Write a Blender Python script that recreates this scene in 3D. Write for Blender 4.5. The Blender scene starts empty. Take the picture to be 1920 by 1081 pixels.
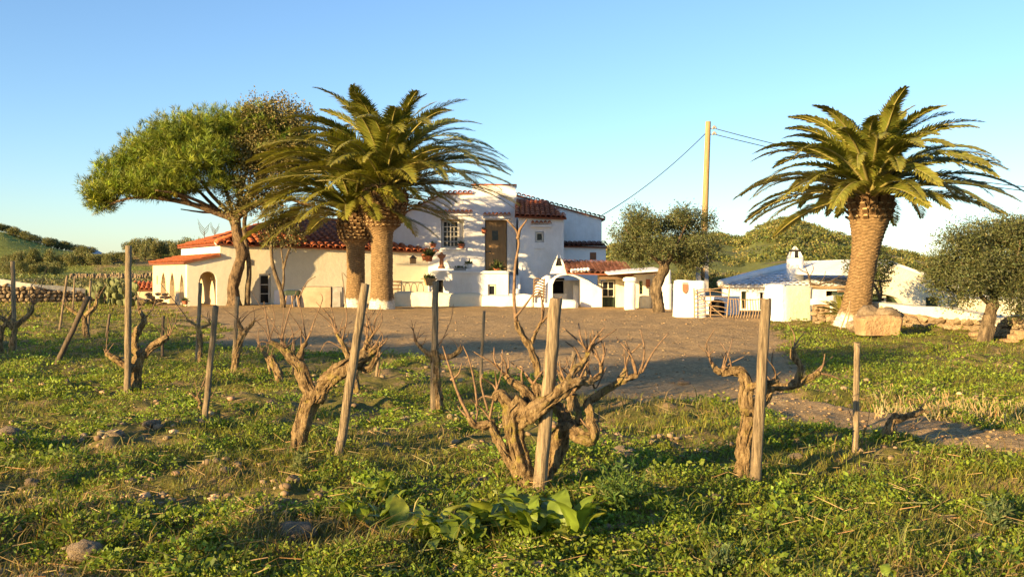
import bpy, bmesh, math, random
import numpy as np
from mathutils import Vector, Matrix
random.seed(7)
RNG = np.random.default_rng(7)
C = bpy.context.scene.collection
sc = bpy.context.scene
# ------------------------------------------------------------------ camera
FPX, CX, HY, EYE = 1867.0, 960.0, 505.0, 1.5      # focal length in photo pixels, centre column, horizon row, eye height
cam_d = bpy.data.cameras.new('camera'); cam = bpy.data.objects.new('camera', cam_d); C.objects.link(cam)
cam.location = (0, 0, EYE); cam.rotation_euler = (math.radians(90), 0, 0)
cam_d.sensor_width = 36.0; cam_d.lens = 36.0 * FPX / 1920.0
cam_d.shift_y = -(540.5 - HY) / 1920.0
cam_d.clip_start = 0.1; cam_d.clip_end = 9000
sc.camera = cam
# ------------------------------------------------------------------ sky and sun
SUN_EL, SUN_AZ = math.radians(12.0), math.radians(47)     # light travels towards +x and +y
tv = Vector((math.sin(SUN_AZ) * math.cos(SUN_EL), math.cos(SUN_AZ) * math.cos(SUN_EL), -math.sin(SUN_EL)))
w = bpy.data.worlds.new('World'); sc.world = w; w.use_nodes = True
nt = w.node_tree; nt.nodes.clear()
sky = nt.nodes.new('ShaderNodeTexSky'); sky.sky_type = 'NISHITA'; sky.sun_disc = False
sky.sun_elevation = SUN_EL; sky.sun_rotation = math.atan2(-tv.x, -tv.y)
sky.air_density = 1.0; sky.dust_density = 0.3; sky.ozone_density = 3.6; sky.altitude = 50
bg = nt.nodes.new('ShaderNodeBackground'); bg.inputs[1].default_value = 0.088
wo = nt.nodes.new('ShaderNodeOutputWorld')
hsv = nt.nodes.new('ShaderNodeHueSaturation'); hsv.inputs['Saturation'].default_value = 1.0; hsv.inputs['Hue'].default_value = .503
nt.links.new(sky.outputs[0], hsv.inputs['Color']); nt.links.new(hsv.outputs[0], bg.inputs[0]); nt.links.new(bg.outputs[0], wo.inputs[0])
sl = bpy.data.lights.new('sun', 'SUN'); sl.energy = 5.0; sl.angle = math.radians(0.55); sl.color = (1.0, 0.70, 0.33)
so = bpy.data.objects.new('sun', sl); C.objects.link(so); so.rotation_euler = tv.to_track_quat('-Z', 'Y').to_euler()
so.location = (-30, -30, 20)
vs = sc.view_settings; vs.view_transform = 'Standard'; vs.look = 'None'; vs.gamma = 1; vs.use_curve_mapping = False
vs.exposure = 1.58
# ------------------------------------------------------------------ numbers and helpers
def PX(px, d): return (px - CX) * d / FPX
def PZ(py, d): return EYE + (HY - py) * d / FPX
def P(px, py, d): return Vector((PX(px, d), d, PZ(py, d)))
def GD(py): return EYE * FPX / (py - HY)                  # distance of a point of level ground seen at row py
def sst(a, b, x):
    t = np.clip((x - a) / (b - a), 0, 1); return t * t * (3 - 2 * t)
_perm = np.random.default_rng(3).random((256, 256))
def vnoise(x, y, s=1.0, o=0.0):
    x = np.asarray(x, float) * s + 37.1 + o * 13.7; y = np.asarray(y, float) * s + 91.7 + o * 7.3
    xi = np.floor(x).astype(int); yi = np.floor(y).astype(int)
    fx = x - xi; fy = y - yi; fx = fx * fx * (3 - 2 * fx); fy = fy * fy * (3 - 2 * fy)
    g = lambda a, b: _perm[a & 255, b & 255]
    return (g(xi, yi) * (1 - fx) * (1 - fy) + g(xi + 1, yi) * fx * (1 - fy) + g(xi, yi + 1) * (1 - fx) * fy + g(xi + 1, yi + 1) * fx * fy)
def fbm(x, y, s, o=0.0, n=3):
    r = 0; a = 0.5
    for i in range(n): r = r + a * vnoise(x, y, s * 2 ** i, o + i); a *= .5
    return r / (1 - .5 ** n)
def pip(x, y, poly):
    inside = np.zeros(np.shape(x), bool); n = len(poly)
    for i in range(n):
        x0, y0 = poly[i]; x1, y1 = poly[(i + 1) % n]
        if y0 == y1: continue
        c = ((y0 > y) != (y1 > y)) & (x < (x1 - x0) * (y - y0) / (y1 - y0) + x0)
        inside ^= c
    return inside
def gpt(px, py): d = GD(py); return (PX(px, d), d)
DIRT = [gpt(*q) for q in [(330, 600), (395, 628), (480, 645), (600, 656), (700, 666), (850, 688), (1000, 705), (1120, 742), (1250, 762),
        (1400, 775), (1600, 806), (1750, 832), (1960, 868), (2300, 930), (2300, 885), (1960, 822), (1800, 795), (1690, 770), (1560, 742), (1510, 705),
        (1480, 665), (1455, 632), (1445, 612), (1440, 601)]] + [(PX(1480, 34), 34), (PX(1480, 60), 60), (PX(250, 60), 60), (PX(262, 45), 45), (PX(280, 38), 38)]
def dirt_mask(x, y):
    j = 0.05 * np.minimum(y, 60) * np.where(x / np.maximum(y, 1) > .2, .35, 1)
    xx = x + (vnoise(x, y, 1.3, 5) - .5) * j * 1.6 + (vnoise(x, y, 5, 6) - .5) * j * .5
    yy = y + (vnoise(x, y, 1.1, 8) - .5) * j * 2.4 + (vnoise(x, y, 6, 9) - .5) * j * .8
    m = pip(xx, yy, DIRT).astype(float)
    # grassy strip between the wheel tracks of the path
    a, b = gpt(1475, 728), gpt(1640, 766)
    t = np.clip(((xx - a[0]) * (b[0] - a[0]) + (yy - a[1]) * (b[1] - a[1])) / ((b[0] - a[0]) ** 2 + (b[1] - a[1]) ** 2), 0, 1)
    dd = np.hypot(xx - a[0] - t * (b[0] - a[0]), yy - a[1] - t * (b[1] - a[1]))
    return np.where(dd < 0.16, 0.0, m)
_rp = np.array([-600, -200, 0, 60, 110, 170, 230, 300, 380, 700, 1100, 1160, 1250, 1340, 1390, 1430, 1475, 1530, 1600, 1660, 1730, 1800, 1900, 2300, 2700], float)
_ry = np.array([440, 425, 434, 452, 466, 474, 478, 476, 490, 497, 485, 468, 455, 448, 458, 436, 422, 438, 460, 474, 490, 497, 501, 503, 503], float)
RIDGE_D = 370.0
def H(x, y):
    x = np.asarray(x, float); y = np.asarray(y, float)
    d = np.maximum(y, 1.0); px = CX + FPX * x / d
    zr = EYE + (HY - np.interp(px, _rp, _ry)) * RIDGE_D / FPX
    left = px < 700
    h = 0.012 * np.clip(d - 80, 0, 220)
    s0 = np.where(left, 205, 75)
    h = h + np.maximum(zr - 3.0, 0) * sst(s0, RIDGE_D, d) * np.where(d > 60, 1, 0)
    kx = PX(318, 225)
    h = h + 5.0 * np.exp(-(((x - kx) / 15) ** 2 + ((d - 230) / 32) ** 2))
    far = sst(90, 170, d)
    h = h + far * (fbm(x, y, .03, 2) - .5) * 4.0 * np.where(left, .35, 1)
    near = (1 - sst(35, 60, d)) * (1 - .6 * np.where(y > 4, dirt_mask(x, np.maximum(y, 1)), 0))
    h = h + near * ((fbm(x, y, .55, 1) - .5) * .20 + (fbm(x, y, 2.6, 4) - .5) * .19 + (vnoise(x, y, 9, 3) - .5) * .035)
    return h
def gz(x, y): return float(H(x, y))
# ------------------------------------------------------------------ object plumbing
ORG = {}
def tag(o, label=None, cat=None, group=None, kind=None):
    if label: o['label'] = label
    if cat: o['category'] = cat
    if group: o['group'] = group
    if kind: o['kind'] = kind
    return o
def thing(name, label, cat, loc=(0, 0, 0), group=None):
    o = bpy.data.objects.new(name, None); C.objects.link(o); o.location = loc; o.empty_display_size = .2
    ORG[o] = Vector(loc); return tag(o, label, cat, group)
def link_mesh(name, me, mat, parent=None):
    o = bpy.data.objects.new(name, me); C.objects.link(o)
    if mat and not me.materials: me.materials.append(mat)
    if parent: o.parent = parent; ORG[o] = ORG[parent]
    else: ORG[o] = Vector((0, 0, 0))
    return o
def np_mesh(name, V, F, mat, parent=None, col=None, smooth=False):
    """V Nx3 world coordinates, F Mxk, col Nx3 per-vertex colour"""
    V = np.asarray(V, np.float32).reshape(-1, 3); F = np.asarray(F, np.int32); k = F.shape[1]
    org = ORG[parent] if parent else Vector((0, 0, 0))
    if not parent:
        cx = (V.min(0) + V.max(0)) / 2; cx[2] = V[:, 2].min(); org = Vector([float(q) for q in cx])
    V = V - np.array(org, np.float32)
    me = bpy.data.meshes.new(name); me.vertices.add(len(V)); me.vertices.foreach_set('co', V.ravel())
    me.loops.add(F.size); me.loops.foreach_set('vertex_index', F.ravel())
    me.polygons.add(len(F)); me.polygons.foreach_set('loop_start', np.arange(0, F.size, k, dtype=np.int32))
    try: me.polygons.foreach_set('loop_total', np.full(len(F), k, np.int32))
    except Exception: pass
    if smooth: me.polygons.foreach_set('use_smooth', np.ones(len(F), bool))
    if col is not None:
        a = me.attributes.new('col', 'FLOAT_COLOR', 'POINT')
        cc = np.ones((len(V), 4), np.float32); cc[:, :np.asarray(col).reshape(len(V), -1).shape[1]] = np.asarray(col).reshape(len(V), -1)
        a.data.foreach_set('color', cc.ravel())
    me.update(calc_edges=True)
    o = link_mesh(name, me, mat, parent)
    if not parent: o.location = org; ORG[o] = org
    return o
class Fr:
    """upright frame: s runs right, o runs outward (towards the viewer), z up"""
    def __init__(self, x, y, ang=0.0):
        self.O = Vector((x, y, 0)); self.u = Vector((math.cos(ang), math.sin(ang), 0)); self.n = Vector((math.sin(ang), -math.cos(ang), 0))
    def pt(self, s, o, z): return self.O + self.u * s + self.n * o + Vector((0, 0, z))
def catmull(pts, step):
    pts = [Vector(p) for p in pts]
    if len(pts) < 2: return pts
    ext = [pts[0] * 2 - pts[1]] + pts + [pts[-1] * 2 - pts[-2]]
    out = []; par = []
    for i in range(1, len(ext) - 2):
        p0, p1, p2, p3 = ext[i - 1], ext[i], ext[i + 1], ext[i + 2]
        n = max(1, int(math.ceil((p2 - p1).length / step)))
        for j in range(n):
            t = j / n
            out.append(0.5 * ((2 * p1) + (p2 - p0) * t + (2 * p0 - 5 * p1 + 4 * p2 - p3) * t * t + (3 * p1 - p0 - 3 * p2 + p3) * t ** 3)); par.append(i - 1 + t)
    out.append(pts[-1]); par.append(len(pts) - 1)
    return out, par
class MB:
    def __init__(self): self.v = []; self.f = []; self.c = []
    def add(self, vs_, fs, col=(1, 1, 1)):
        b = len(self.v); self.v += [tuple(q) for q in vs_]; self.f += [tuple(i + b for i in f) for f in fs]; self.c += [col] * len(vs_)
    def hexa(self, p, col=(1, 1, 1)):
        self.add(p, [(0, 3, 2, 1), (4, 5, 6, 7), (0, 1, 5, 4), (1, 2, 6, 5), (2, 3, 7, 6), (3, 0, 4, 7)], col)
    def box(self, fr, s0, s1, o0, o1, z0, z1, col=(1, 1, 1)):
        self.hexa([fr.pt(s0, o1, z0), fr.pt(s1, o1, z0), fr.pt(s1, o0, z0), fr.pt(s0, o0, z0),
                   fr.pt(s0, o1, z1), fr.pt(s1, o1, z1), fr.pt(s1, o0, z1), fr.pt(s0, o0, z1)], col)
    def prism(self, poly, off):
        """planar polygon (world points) swept by off"""
        n = len(poly); off = Vector(off); a = [Vector(p) for p in poly]; b = [p + off for p in a]
        self.add(a + b, [tuple(range(n))[::-1], tuple(range(n, 2 * n))] + [(i, (i + 1) % n, n + (i + 1) % n, n + i) for i in range(n)])
    def tube(self, pts, radii, sides=8, step=None, gnarl=0.0, seed=0, cap=True, col=(1, 1, 1), smoothpath=True):
        pts = [Vector(p) for p in pts]
        if not hasattr(radii, '__len__'): radii = [radii] * len(pts)
        if smoothpath and len(pts) > 2:
            st = step or max(.02, sum((pts[i + 1] - pts[i]).length for i in range(len(pts) - 1)) / 14)
            path, par = catmull(pts, st)
        elif step:
            path = []; par = []
            for i in range(len(pts) - 1):
                n = max(1, int((pts[i + 1] - pts[i]).length / step))
                for j in range(n): path.append(pts[i].lerp(pts[i + 1], j / n)); par.append(i + j / n)
            path.append(pts[-1]); par.append(len(pts) - 1)
        else: path = pts; par = list(range(len(pts)))
        rad = [float(np.interp(q, range(len(radii)), radii)) for q in par]
        rs = random.Random(seed); ph = [rs.uniform(0, 6.28) for _ in range(6)]
        t0 = (path[1] - path[0]).normalized(); a = Vector((0, 0, 1)) if abs(t0.z) < .9 else Vector((1, 0, 0))
        nrm = t0.cross(a).normalized(); vs_ = []; L = 0
        for i, p in enumerate(path):
            t = (path[min(i + 1, len(path) - 1)] - path[max(i - 1, 0)]); t = t.normalized() if t.length > 1e-9 else t0
            nrm = (nrm - t * nrm.dot(t)); nrm = nrm.normalized() if nrm.length > 1e-6 else t.orthogonal().normalized()
            bi = t.cross(nrm)
            if i: L += (p - path[i - 1]).length
            R = rad[i]
            for k in range(sides):
                th = 2 * math.pi * k / sides; r = R
                if gnarl:
                    q = L / max(R, .01)
                    r *= 1 + (gnarl * (.55 * abs(math.sin(4 * th + q * .22 + ph[5])) - .3 + .35 * abs(math.sin(6.5 * th - q * .16 + ph[3])) - .2) if sides >= 14 else 0) + gnarl * (.62 * math.sin(3 * th + q * .5 + ph[0]) + .5 * math.sin(5 * th - q * .35 + ph[1]) + .6 * math.sin(q * .9 + ph[2] + math.sin(th + ph[3])) + .35 * math.sin(q * 2.3 + 2 * th + ph[4]) + .4 * rs.uniform(-1, 1))
                vs_.append(p + (nrm * math.cos(th) + bi * math.sin(th)) * r)
        fs = [(i * sides + k, i * sides + (k + 1) % sides, (i + 1) * sides + (k + 1) % sides, (i + 1) * sides + k) for i in range(len(path) - 1) for k in range(sides)]
        if cap:
            fs.append(tuple(range(sides))[::-1]); m = (len(path) - 1) * sides; fs.append(tuple(range(m, m + sides)))
        self.add(vs_, fs, col)
    def lathe(self, c, prof, sides=14, col=(1, 1, 1)):
        c = Vector(c); vs_ = [c + Vector((r * math.cos(6.28318 * k / sides), r * math.sin(6.28318 * k / sides), z)) for r, z in prof for k in range(sides)]
        n = len(prof)
        fs = [(i * sides + k, i * sides + (k + 1) % sides, (i + 1) * sides + (k + 1) % sides, (i + 1) * sides + k) for i in range(n - 1) for k in range(sides)]
        fs += [tuple(range(sides))[::-1], tuple(range((n - 1) * sides, n * sides))]
        self.add(vs_, fs, col)
    def wall(self, fr, o0, o1, s0, s1, zb, zt, opens=(), nseg=1):
        """wall between outward offsets o0<o1 from s0 to s1; zt number or f(s); opens: (sa,sb,za,zb[,kind]) kind 'round' or 'gothic' curves the head"""
        zf = zt if callable(zt) else (lambda s: zt)
        br = {s0, s1}
        for i in range(1, nseg): br.add(s0 + (s1 - s0) * i / nseg)
        for q in opens:
            br |= {max(s0, q[0]), min(s1, q[1])}
            if len(q) > 4:
                for i in range(1, 12): br.add(q[0] + (q[1] - q[0]) * i / 12)
        br = sorted(b for b in br if s0 - 1e-9 <= b <= s1 + 1e-9)
        def head(q, s):
            if len(q) <= 4: return q[3]
            hw = (q[1] - q[0]) / 2; x = abs(s - (q[0] + q[1]) / 2) / hw; x = min(1, x)
            if q[4] == 'round': h = hw * (q[5] if len(q) > 5 else 1.0); return q[3] - h + h * math.sqrt(max(0, 1 - x * x))
            h = q[5] if len(q) > 5 else hw * 2; return q[3] - h + h * math.sqrt(max(0, 1 - ((x + .6) ** 2 - .36) / (1.6 ** 2 - .36)))
        for a, b in zip(br[:-1], br[1:]):
            if b - a < 1e-5: continue
            m = (a + b) / 2; iv = [(zb, zb, zf(a), zf(b))]
            for q in opens:
                if q[0] < m < q[1]:
                    new = []
                    for (la, lb, ha, hb) in iv:
                        if q[2] > min(la, lb) + 1e-4: new.append((la, lb, q[2], q[2]))
                        new.append((head(q, a), head(q, b), ha, hb))
                    iv = new
            for (la, lb, ha, hb) in iv:
                self.hexa([fr.pt(a, o1, la), fr.pt(b, o1, lb), fr.pt(b, o0, lb), fr.pt(a, o0, la), fr.pt(a, o1, ha), fr.pt(b, o1, hb), fr.pt(b, o0, hb), fr.pt(a, o0, ha)])
    def lumpy(self, fr, s0, s1, o0, o1, z0, z1, cell=.18, amp=.02, rnd=.05, seed=0, zt=None):
        """rounded, uneven box; zt(f) scales the height along s"""
        rs = random.Random(seed); off = rs.uniform(0, 99)
        ns = max(2, int((s1 - s0) / cell)); no = max(2, int((o1 - o0) / cell)); nz = max(2, int((z1 - z0) / cell))
        idx = {}; vs_ = []; fs = []
        def vid(i, j, k):
            key = (i, j, k)
            if key not in idx:
                f = [i / ns, j / no, k / nz]; s = s0 + (s1 - s0) * f[0]; o = o0 + (o1 - o0) * f[1]; top = z1 if zt is None else z0 + (z1 - z0) * zt(f[0]); z = z0 + (top - z0) * f[2]
                e = [(i in (0, ns)), (j in (0, no)), (k == nz)]
                if sum(e) >= 2:
                    if e[0]: s += rnd * (1 if i == 0 else -1) * .5
                    if e[1]: o += rnd * (1 if j == 0 else -1) * .5
                    if e[2]: z -= rnd * .6
                n1 = float(vnoise(s * 2.3 + off, z * 2.3 + o, 1)) - .5; n2 = float(vnoise(o * 2.3 + off, z * 2.3 + s, 1, 4)) - .5; n3 = float(vnoise(s * 2 + off, o * 2, 1, 2)) - .5
                if i in (0, ns): s += n2 * amp * 2
                if j in (0, no): o += n1 * amp * 2
                if k == nz: z += n3 * amp * 2
                idx[key] = len(vs_); vs_.append(fr.pt(s, o, z))
            return idx[key]
        for i in range(ns):
            for k in range(nz):
                fs.append((vid(i, no, k), vid(i + 1, no, k), vid(i + 1, no, k + 1), vid(i, no, k + 1)))
                fs.append((vid(i, 0, k), vid(i, 0, k + 1), vid(i + 1, 0, k + 1), vid(i + 1, 0, k)))
            for j in range(no): fs.append((vid(i, j, nz), vid(i, j + 1, nz), vid(i + 1, j + 1, nz), vid(i + 1, j, nz)))
        for j in range(no):
            for k in range(nz):
                fs.append((vid(0, j, k), vid(0, j + 1, k), vid(0, j + 1, k + 1), vid(0, j, k + 1)))
                fs.append((vid(ns, j, k), vid(ns, j, k + 1), vid(ns, j + 1, k + 1), vid(ns, j + 1, k)))
        self.add(vs_, fs)
    def build(self, name, mat, parent=None, smooth=False, col=False):
        if not self.v: return None
        me = bpy.data.meshes.new(name); V = [Vector(q) for q in self.v]
        if parent: org = ORG[parent]
        else:
            a = np.array(self.v); c = (a.min(0) + a.max(0)) / 2; org = Vector((float(c[0]), float(c[1]), float(a[:, 2].min())))
        me.from_pydata([tuple(q - org) for q in V], [], self.f)
        if col:
            at = me.attributes.new('col', 'FLOAT_COLOR', 'POINT'); at.data.foreach_set('color', np.array([(*q, 1) for q in self.c], np.float32).ravel())
        bm = bmesh.new(); bm.from_mesh(me); bmesh.ops.recalc_face_normals(bm, faces=bm.faces); bm.to_mesh(me); bm.free()
        if smooth: me.polygons.foreach_set('use_smooth', np.ones(len(me.polygons), bool))
        o = link_mesh(name, me, mat, parent)
        if not parent: o.location = org; ORG[o] = org
        return o
def inst(name, me, mat, parent, M):
    o = bpy.data.objects.new(name, me); C.objects.link(o)
    if not me.materials: me.materials.append(mat)
    o.parent = parent; M = M.copy(); M.translation = M.translation - ORG[parent]; o.matrix_local = M; ORG[o] = ORG[parent]
    return o
# ------------------------------------------------------------------ materials
def mat_base(name):
    m = bpy.data.materials.new(name); m.use_nodes = True; t = m.node_tree; b = t.nodes['Principled BSDF']
    return m, t, b
def N(t, typ, **kw):
    n = t.nodes.new(typ)
    for k, v in kw.items():
        if k in n.inputs.keys() if isinstance(k, str) else False: n.inputs[k].default_value = v
        else: setattr(n, k, v)
    return n
def noise_tex(t, scale, detail=4, rough=.6, vec=None, stretch=None):
    n = t.nodes.new('ShaderNodeTexNoise'); n.inputs['Scale'].default_value = scale; n.inputs['Detail'].default_value = detail; n.inputs['Roughness'].default_value = rough
    src = vec
    if src is None:
        tc = t.nodes.new('ShaderNodeTexCoord'); src = tc.outputs['Object']
    if stretch:
        mp = t.nodes.new('ShaderNodeMapping'); mp.inputs['Scale'].default_value = stretch; t.links.new(src, mp.inputs[0]); src = mp.outputs[0]
    t.links.new(src, n.inputs['Vector']); return n
def ramp(t, fac, stops):
    r = t.nodes.new('ShaderNodeValToRGB'); e = r.color_ramp.elements
    while len(e) < len(stops): e.new(.5)
    for q, (p, c) in zip(e, stops): q.position = p; q.color = (*c, 1)
    t.links.new(fac, r.inputs[0]); return r
def mixc(t, fac, a, b, mode='MIX'):
    m = t.nodes.new('ShaderNodeMix'); m.data_type = 'RGBA'; m.blend_type = mode
    if isinstance(fac, (int, float)): m.inputs[0].default_value = fac
    else: t.links.new(fac, m.inputs[0])
    for i, q in ((6, a), (7, b)):
        if isinstance(q, tuple): m.inputs[i].default_value = (*q, 1)
        else: t.links.new(q, m.inputs[i])
    return m.outputs[2]
def bump(t, b, height, strength, dist=.02):
    n = t.nodes.new('ShaderNodeBump'); n.inputs['Strength'].default_value = strength; n.inputs['Distance'].default_value = dist
    t.links.new(height, n.inputs['Height']); t.links.new(n.outputs[0], b.inputs['Normal'])
def simple(name, c1, c2=None, scale=6, rough=.8, bs=.3, bd=.01, stretch=None, lo=.35, hi=.65, bscale=None, spec=.3, objvar=0.0):
    m, t, b = mat_base(name); b.inputs['Roughness'].default_value = rough; b.inputs['Specular IOR Level'].default_value = spec
    c2 = c2 or tuple(q * .8 for q in c1)
    n = noise_tex(t, scale, 6, .65, stretch=stretch); r = ramp(t, n.outputs[0], [(lo, c2), (hi, c1)]); out = r.outputs[0]
    if objvar:
        oi = t.nodes.new('ShaderNodeObjectInfo'); hs = t.nodes.new('ShaderNodeHueSaturation')
        mr = t.nodes.new('ShaderNodeMapRange'); mr.inputs[3].default_value = 1 - objvar; mr.inputs[4].default_value = 1 + objvar * .7
        t.links.new(oi.outputs['Random'], mr.inputs[0]); t.links.new(mr.outputs[0], hs.inputs['Value']); t.links.new(out, hs.inputs['Color']); out = hs.outputs[0]
    t.links.new(out, b.inputs['Base Color'])
    if bs:
        nb = noise_tex(t, bscale or scale * 3, 5, .6, stretch=stretch); bump(t, b, nb.outputs[0], bs, bd)
    return m
def foliage(name, trans=.3, rough=.55, tint=None, objvar=.0, spec=.35):
    m, t, b = mat_base(name); a = t.nodes.new('ShaderNodeAttribute'); a.attribute_name = 'col'; out = a.outputs['Color']
    if objvar:
        oi = t.nodes.new('ShaderNodeObjectInfo'); hs = t.nodes.new('ShaderNodeHueSaturation')
        mr = t.nodes.new('ShaderNodeMapRange'); mr.inputs[3].default_value = 1 - objvar; mr.inputs[4].default_value = 1 + objvar
        t.links.new(oi.outputs['Random'], mr.inputs[0]); t.links.new(mr.outputs[0], hs.inputs['Value']); t.links.new(out, hs.inputs['Color']); out = hs.outputs[0]
    t.links.new(out, b.inputs['Base Color']); b.inputs['Roughness'].default_value = rough; b.inputs['Specular IOR Level'].default_value = spec
    if trans:
        tr = t.nodes.new('ShaderNodeBsdfTranslucent'); t.links.new(mixc(t, 1.0, out, (1.25, 1.2, .55), 'MULTIPLY'), tr.inputs[0])
        mx = t.nodes.new('ShaderNodeMixShader'); mx.inputs[0].default_value = trans
        t.links.new(b.outputs[0], mx.inputs[1]); t.links.new(tr.outputs[0], mx.inputs[2]); t.links.new(mx.outputs[0], t.nodes['Material Output'].inputs[0])
    return m
def plaster(name, c, stain=(.45, .40, .30), amt=.5, bs=.35):
    m, t, b = mat_base(name); b.inputs['Roughness'].default_value = .9; b.inputs['Specular IOR Level'].default_value = .15
    n = noise_tex(t, 1.6, 6, .7); n2 = noise_tex(t, .7, 5, .7, stretch=(1, 1, .35))
    r = ramp(t, n.outputs[0], [(.3, tuple(q * .88 for q in c)), (.6, c)]); r2 = ramp(t, n2.outputs[0], [(.50, (0, 0, 0)), (.80, (amt,) * 3)])
    sep = t.nodes.new('ShaderNodeSeparateColor'); t.links.new(r2.outputs[0], sep.inputs[0])
    t.links.new(mixc(t, sep.outputs[0], r.outputs[0], stain), b.inputs['Base Color'])
    nb = noise_tex(t, 7, 7, .65); bump(t, b, nb.outputs[0], bs, .04)
    return m
M = {}
M['white'] = plaster('white_plaster', (.80, .785, .75), amt=.6)
M['cream'] = plaster('cream_plaster', (.76, .70, .52), (.55, .47, .30), .4)
M['ochre'] = plaster('sandstone_plaster', (.66, .54, .34), (.45, .35, .2), .6)
M['limew'] = plaster('old_limewash', (.75, .69, .52), (.45, .36, .2), .75, .6)
M['roughwhite'] = plaster('rough_whitewash', (.80, .79, .75), (.5, .45, .36), .5, 1.0)
M['tile'] = simple('terracotta_tile', (.56, .17, .055), (.36, .10, .04), 5, .85, .3, objvar=.28)
M['tile_brown'] = simple('aged_tile', (.27, .11, .07), (.15, .07, .05), 5, .88, .3, objvar=.3)
M['tile_white'] = simple('whitewashed_tile', (.78, .78, .77), (.6, .6, .6), 5, .9, .4, objvar=.08)
M['slab'] = simple('roof_bed', (.25, .08, .04), (.16, .06, .03), 6)
M['stake'] = simple('weathered_wood', (.33, .245, .14), (.10, .072, .042), 11, .85, 1.0, .012, (7, 7, .4), .36, .60, objvar=.15)
M['stake_dark'] = simple('dark_weathered_wood', (.16, .115, .07), (.07, .05, .03), 9, .85, .8, .006, (6, 6, .5), objvar=.15)
M['stick'] = simple('barkless_branch', (.42, .29, .16), (.24, .15, .08), 12, .8, .4, .004, (4, 4, 1))
M['door'] = simple('door_wood', (.42, .265, .115), (.28, .165, .07), 5, .7, .4, .004, (12, 12, .6), objvar=.12)
M['timber'] = simple('old_timber', (.22, .14, .08), (.10, .065, .04), 5, .85, .5, .008, (1, 8, 8))
M['dark'] = simple('soot_and_shade_black', (.02, .018, .016), (.008, .008, .008), 4, .9, 0)  # near-black for soot, also stands in for shade inside openings
M['green'] = simple('dark_green_paint_and_shade', (.035, .055, .03), (.02, .035, .02), 6, .6, .1)  # green paint, also used as painted shade in the gable recess
M['frame'] = simple('window_frame_paint', (.62, .58, .48), (.5, .46, .38), 8, .6, .1)
M['metal'] = simple('dark_iron', (.05, .045, .04), (.03, .03, .03), 8, .5, .1, spec=.5)
M['pot'] = simple('terracotta_pot', (.42, .15, .07), (.3, .1, .05), 7, .85, .2)
M['potgrey'] = simple('stone_pot', (.38, .36, .31), (.25, .23, .2), 9, .9, .4)
M['concrete'] = simple('concrete', (.46, .36, .24), (.34, .26, .17), 3, .9, .4)
M['cgrey'] = simple('grey_concrete', (.36, .34, .31), (.24, .23, .2), 4, .9, .4)
M['stone'] = simple('field_stone', (.44, .33, .19), (.24, .17, .095), 4, .92, .9, .04, objvar=.3)
M['block'] = simple('ochre_sandstone', (.47, .31, .16), (.29, .18, .09), 2.2, .95, 1.0, .07, bscale=9)
M['rock'] = simple('earthy_rock', (.33, .255, .165), (.19, .135, .08), 6, .95, 1.0, .03, objvar=.25)
M['clod'] = simple('soil_clod', (.27, .18, .105), (.15, .10, .055), 9, .95, .8, .02)
M['pole'] = simple('pole_wood', (.42, .29, .13), (.28, .18, .08), 4, .8, .4, .006, (8, 8, .4))
M['wire'] = simple('cable_black', (.03, .03, .03), (.02, .02, .02), 4, .6, 0)
M['pinebark'] = simple('pine_bark', (.24, .16, .085), (.055, .035, .02), 11, .95, 1.0, .08, (1, 1, .4), .38, .60)
M['olivebark'] = simple('olive_bark', (.24, .175, .10), (.06, .042, .024), 13, .95, 1.0, .06, (1, 1, .3), .38, .62)
M['cane'] = simple('vine_cane', (.27, .165, .085), (.09, .055, .03), 30, .75, .4, .004)
M['brick'] = simple('hollow_brick', (.36, .17, .09), (.28, .12, .06), 9, .9, .3)
def glass_mat():
    m, t, b = mat_base('window_glass'); b.inputs['Base Color'].default_value = (.012, .013, .015, 1); b.inputs['Roughness'].default_value = .15; b.inputs['Specular IOR Level'].default_value = .25
    return m
M['glass'] = glass_mat()
def bark_vine():
    m, t, b = mat_base('vine_bark'); b.inputs['Roughness'].default_value = .95; b.inputs['Specular IOR Level'].default_value = .15
    n = noise_tex(t, 38, 8, .75, stretch=(1, 1, .28)); r = ramp(t, n.outputs[0], [(.36, (.045, .028, .015)), (.47, (.23, .15, .07)), (.62, (.46, .325, .16))])
    l = noise_tex(t, 7, 5, .65); lr = ramp(t, l.outputs[0], [(.55, (0, 0, 0)), (.66, (.8, .8, .8))])
    sep = t.nodes.new('ShaderNodeSeparateColor'); t.links.new(lr.outputs[0], sep.inputs[0])
    t.links.new(mixc(t, sep.outputs[0], r.outputs[0], (.34, .27, .055)), b.inputs['Base Color'])
    bump(t, b, n.outputs[0], 1.0, .05)
    return m
M['vine'] = bark_vine()
M['leaf'] = foliage('tree_leaf', .22)
M['needle'] = foliage('pine_needle', .15)
M['frond'] = foliage('palm_leaf', .25, .42, objvar=.12, spec=.45)
M['grass'] = foliage('grass_blade', .35)
M['broad'] = foliage('broad_leaf', .35, .4, objvar=.12, spec=.4)
M['cactus'] = simple('cactus_pad', (.16, .17, .055), (.09, .11, .035), 5, .6, .3, objvar=.2)
M['attr'] = foliage('tinted_surface', 0, .9, spec=.15)
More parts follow.
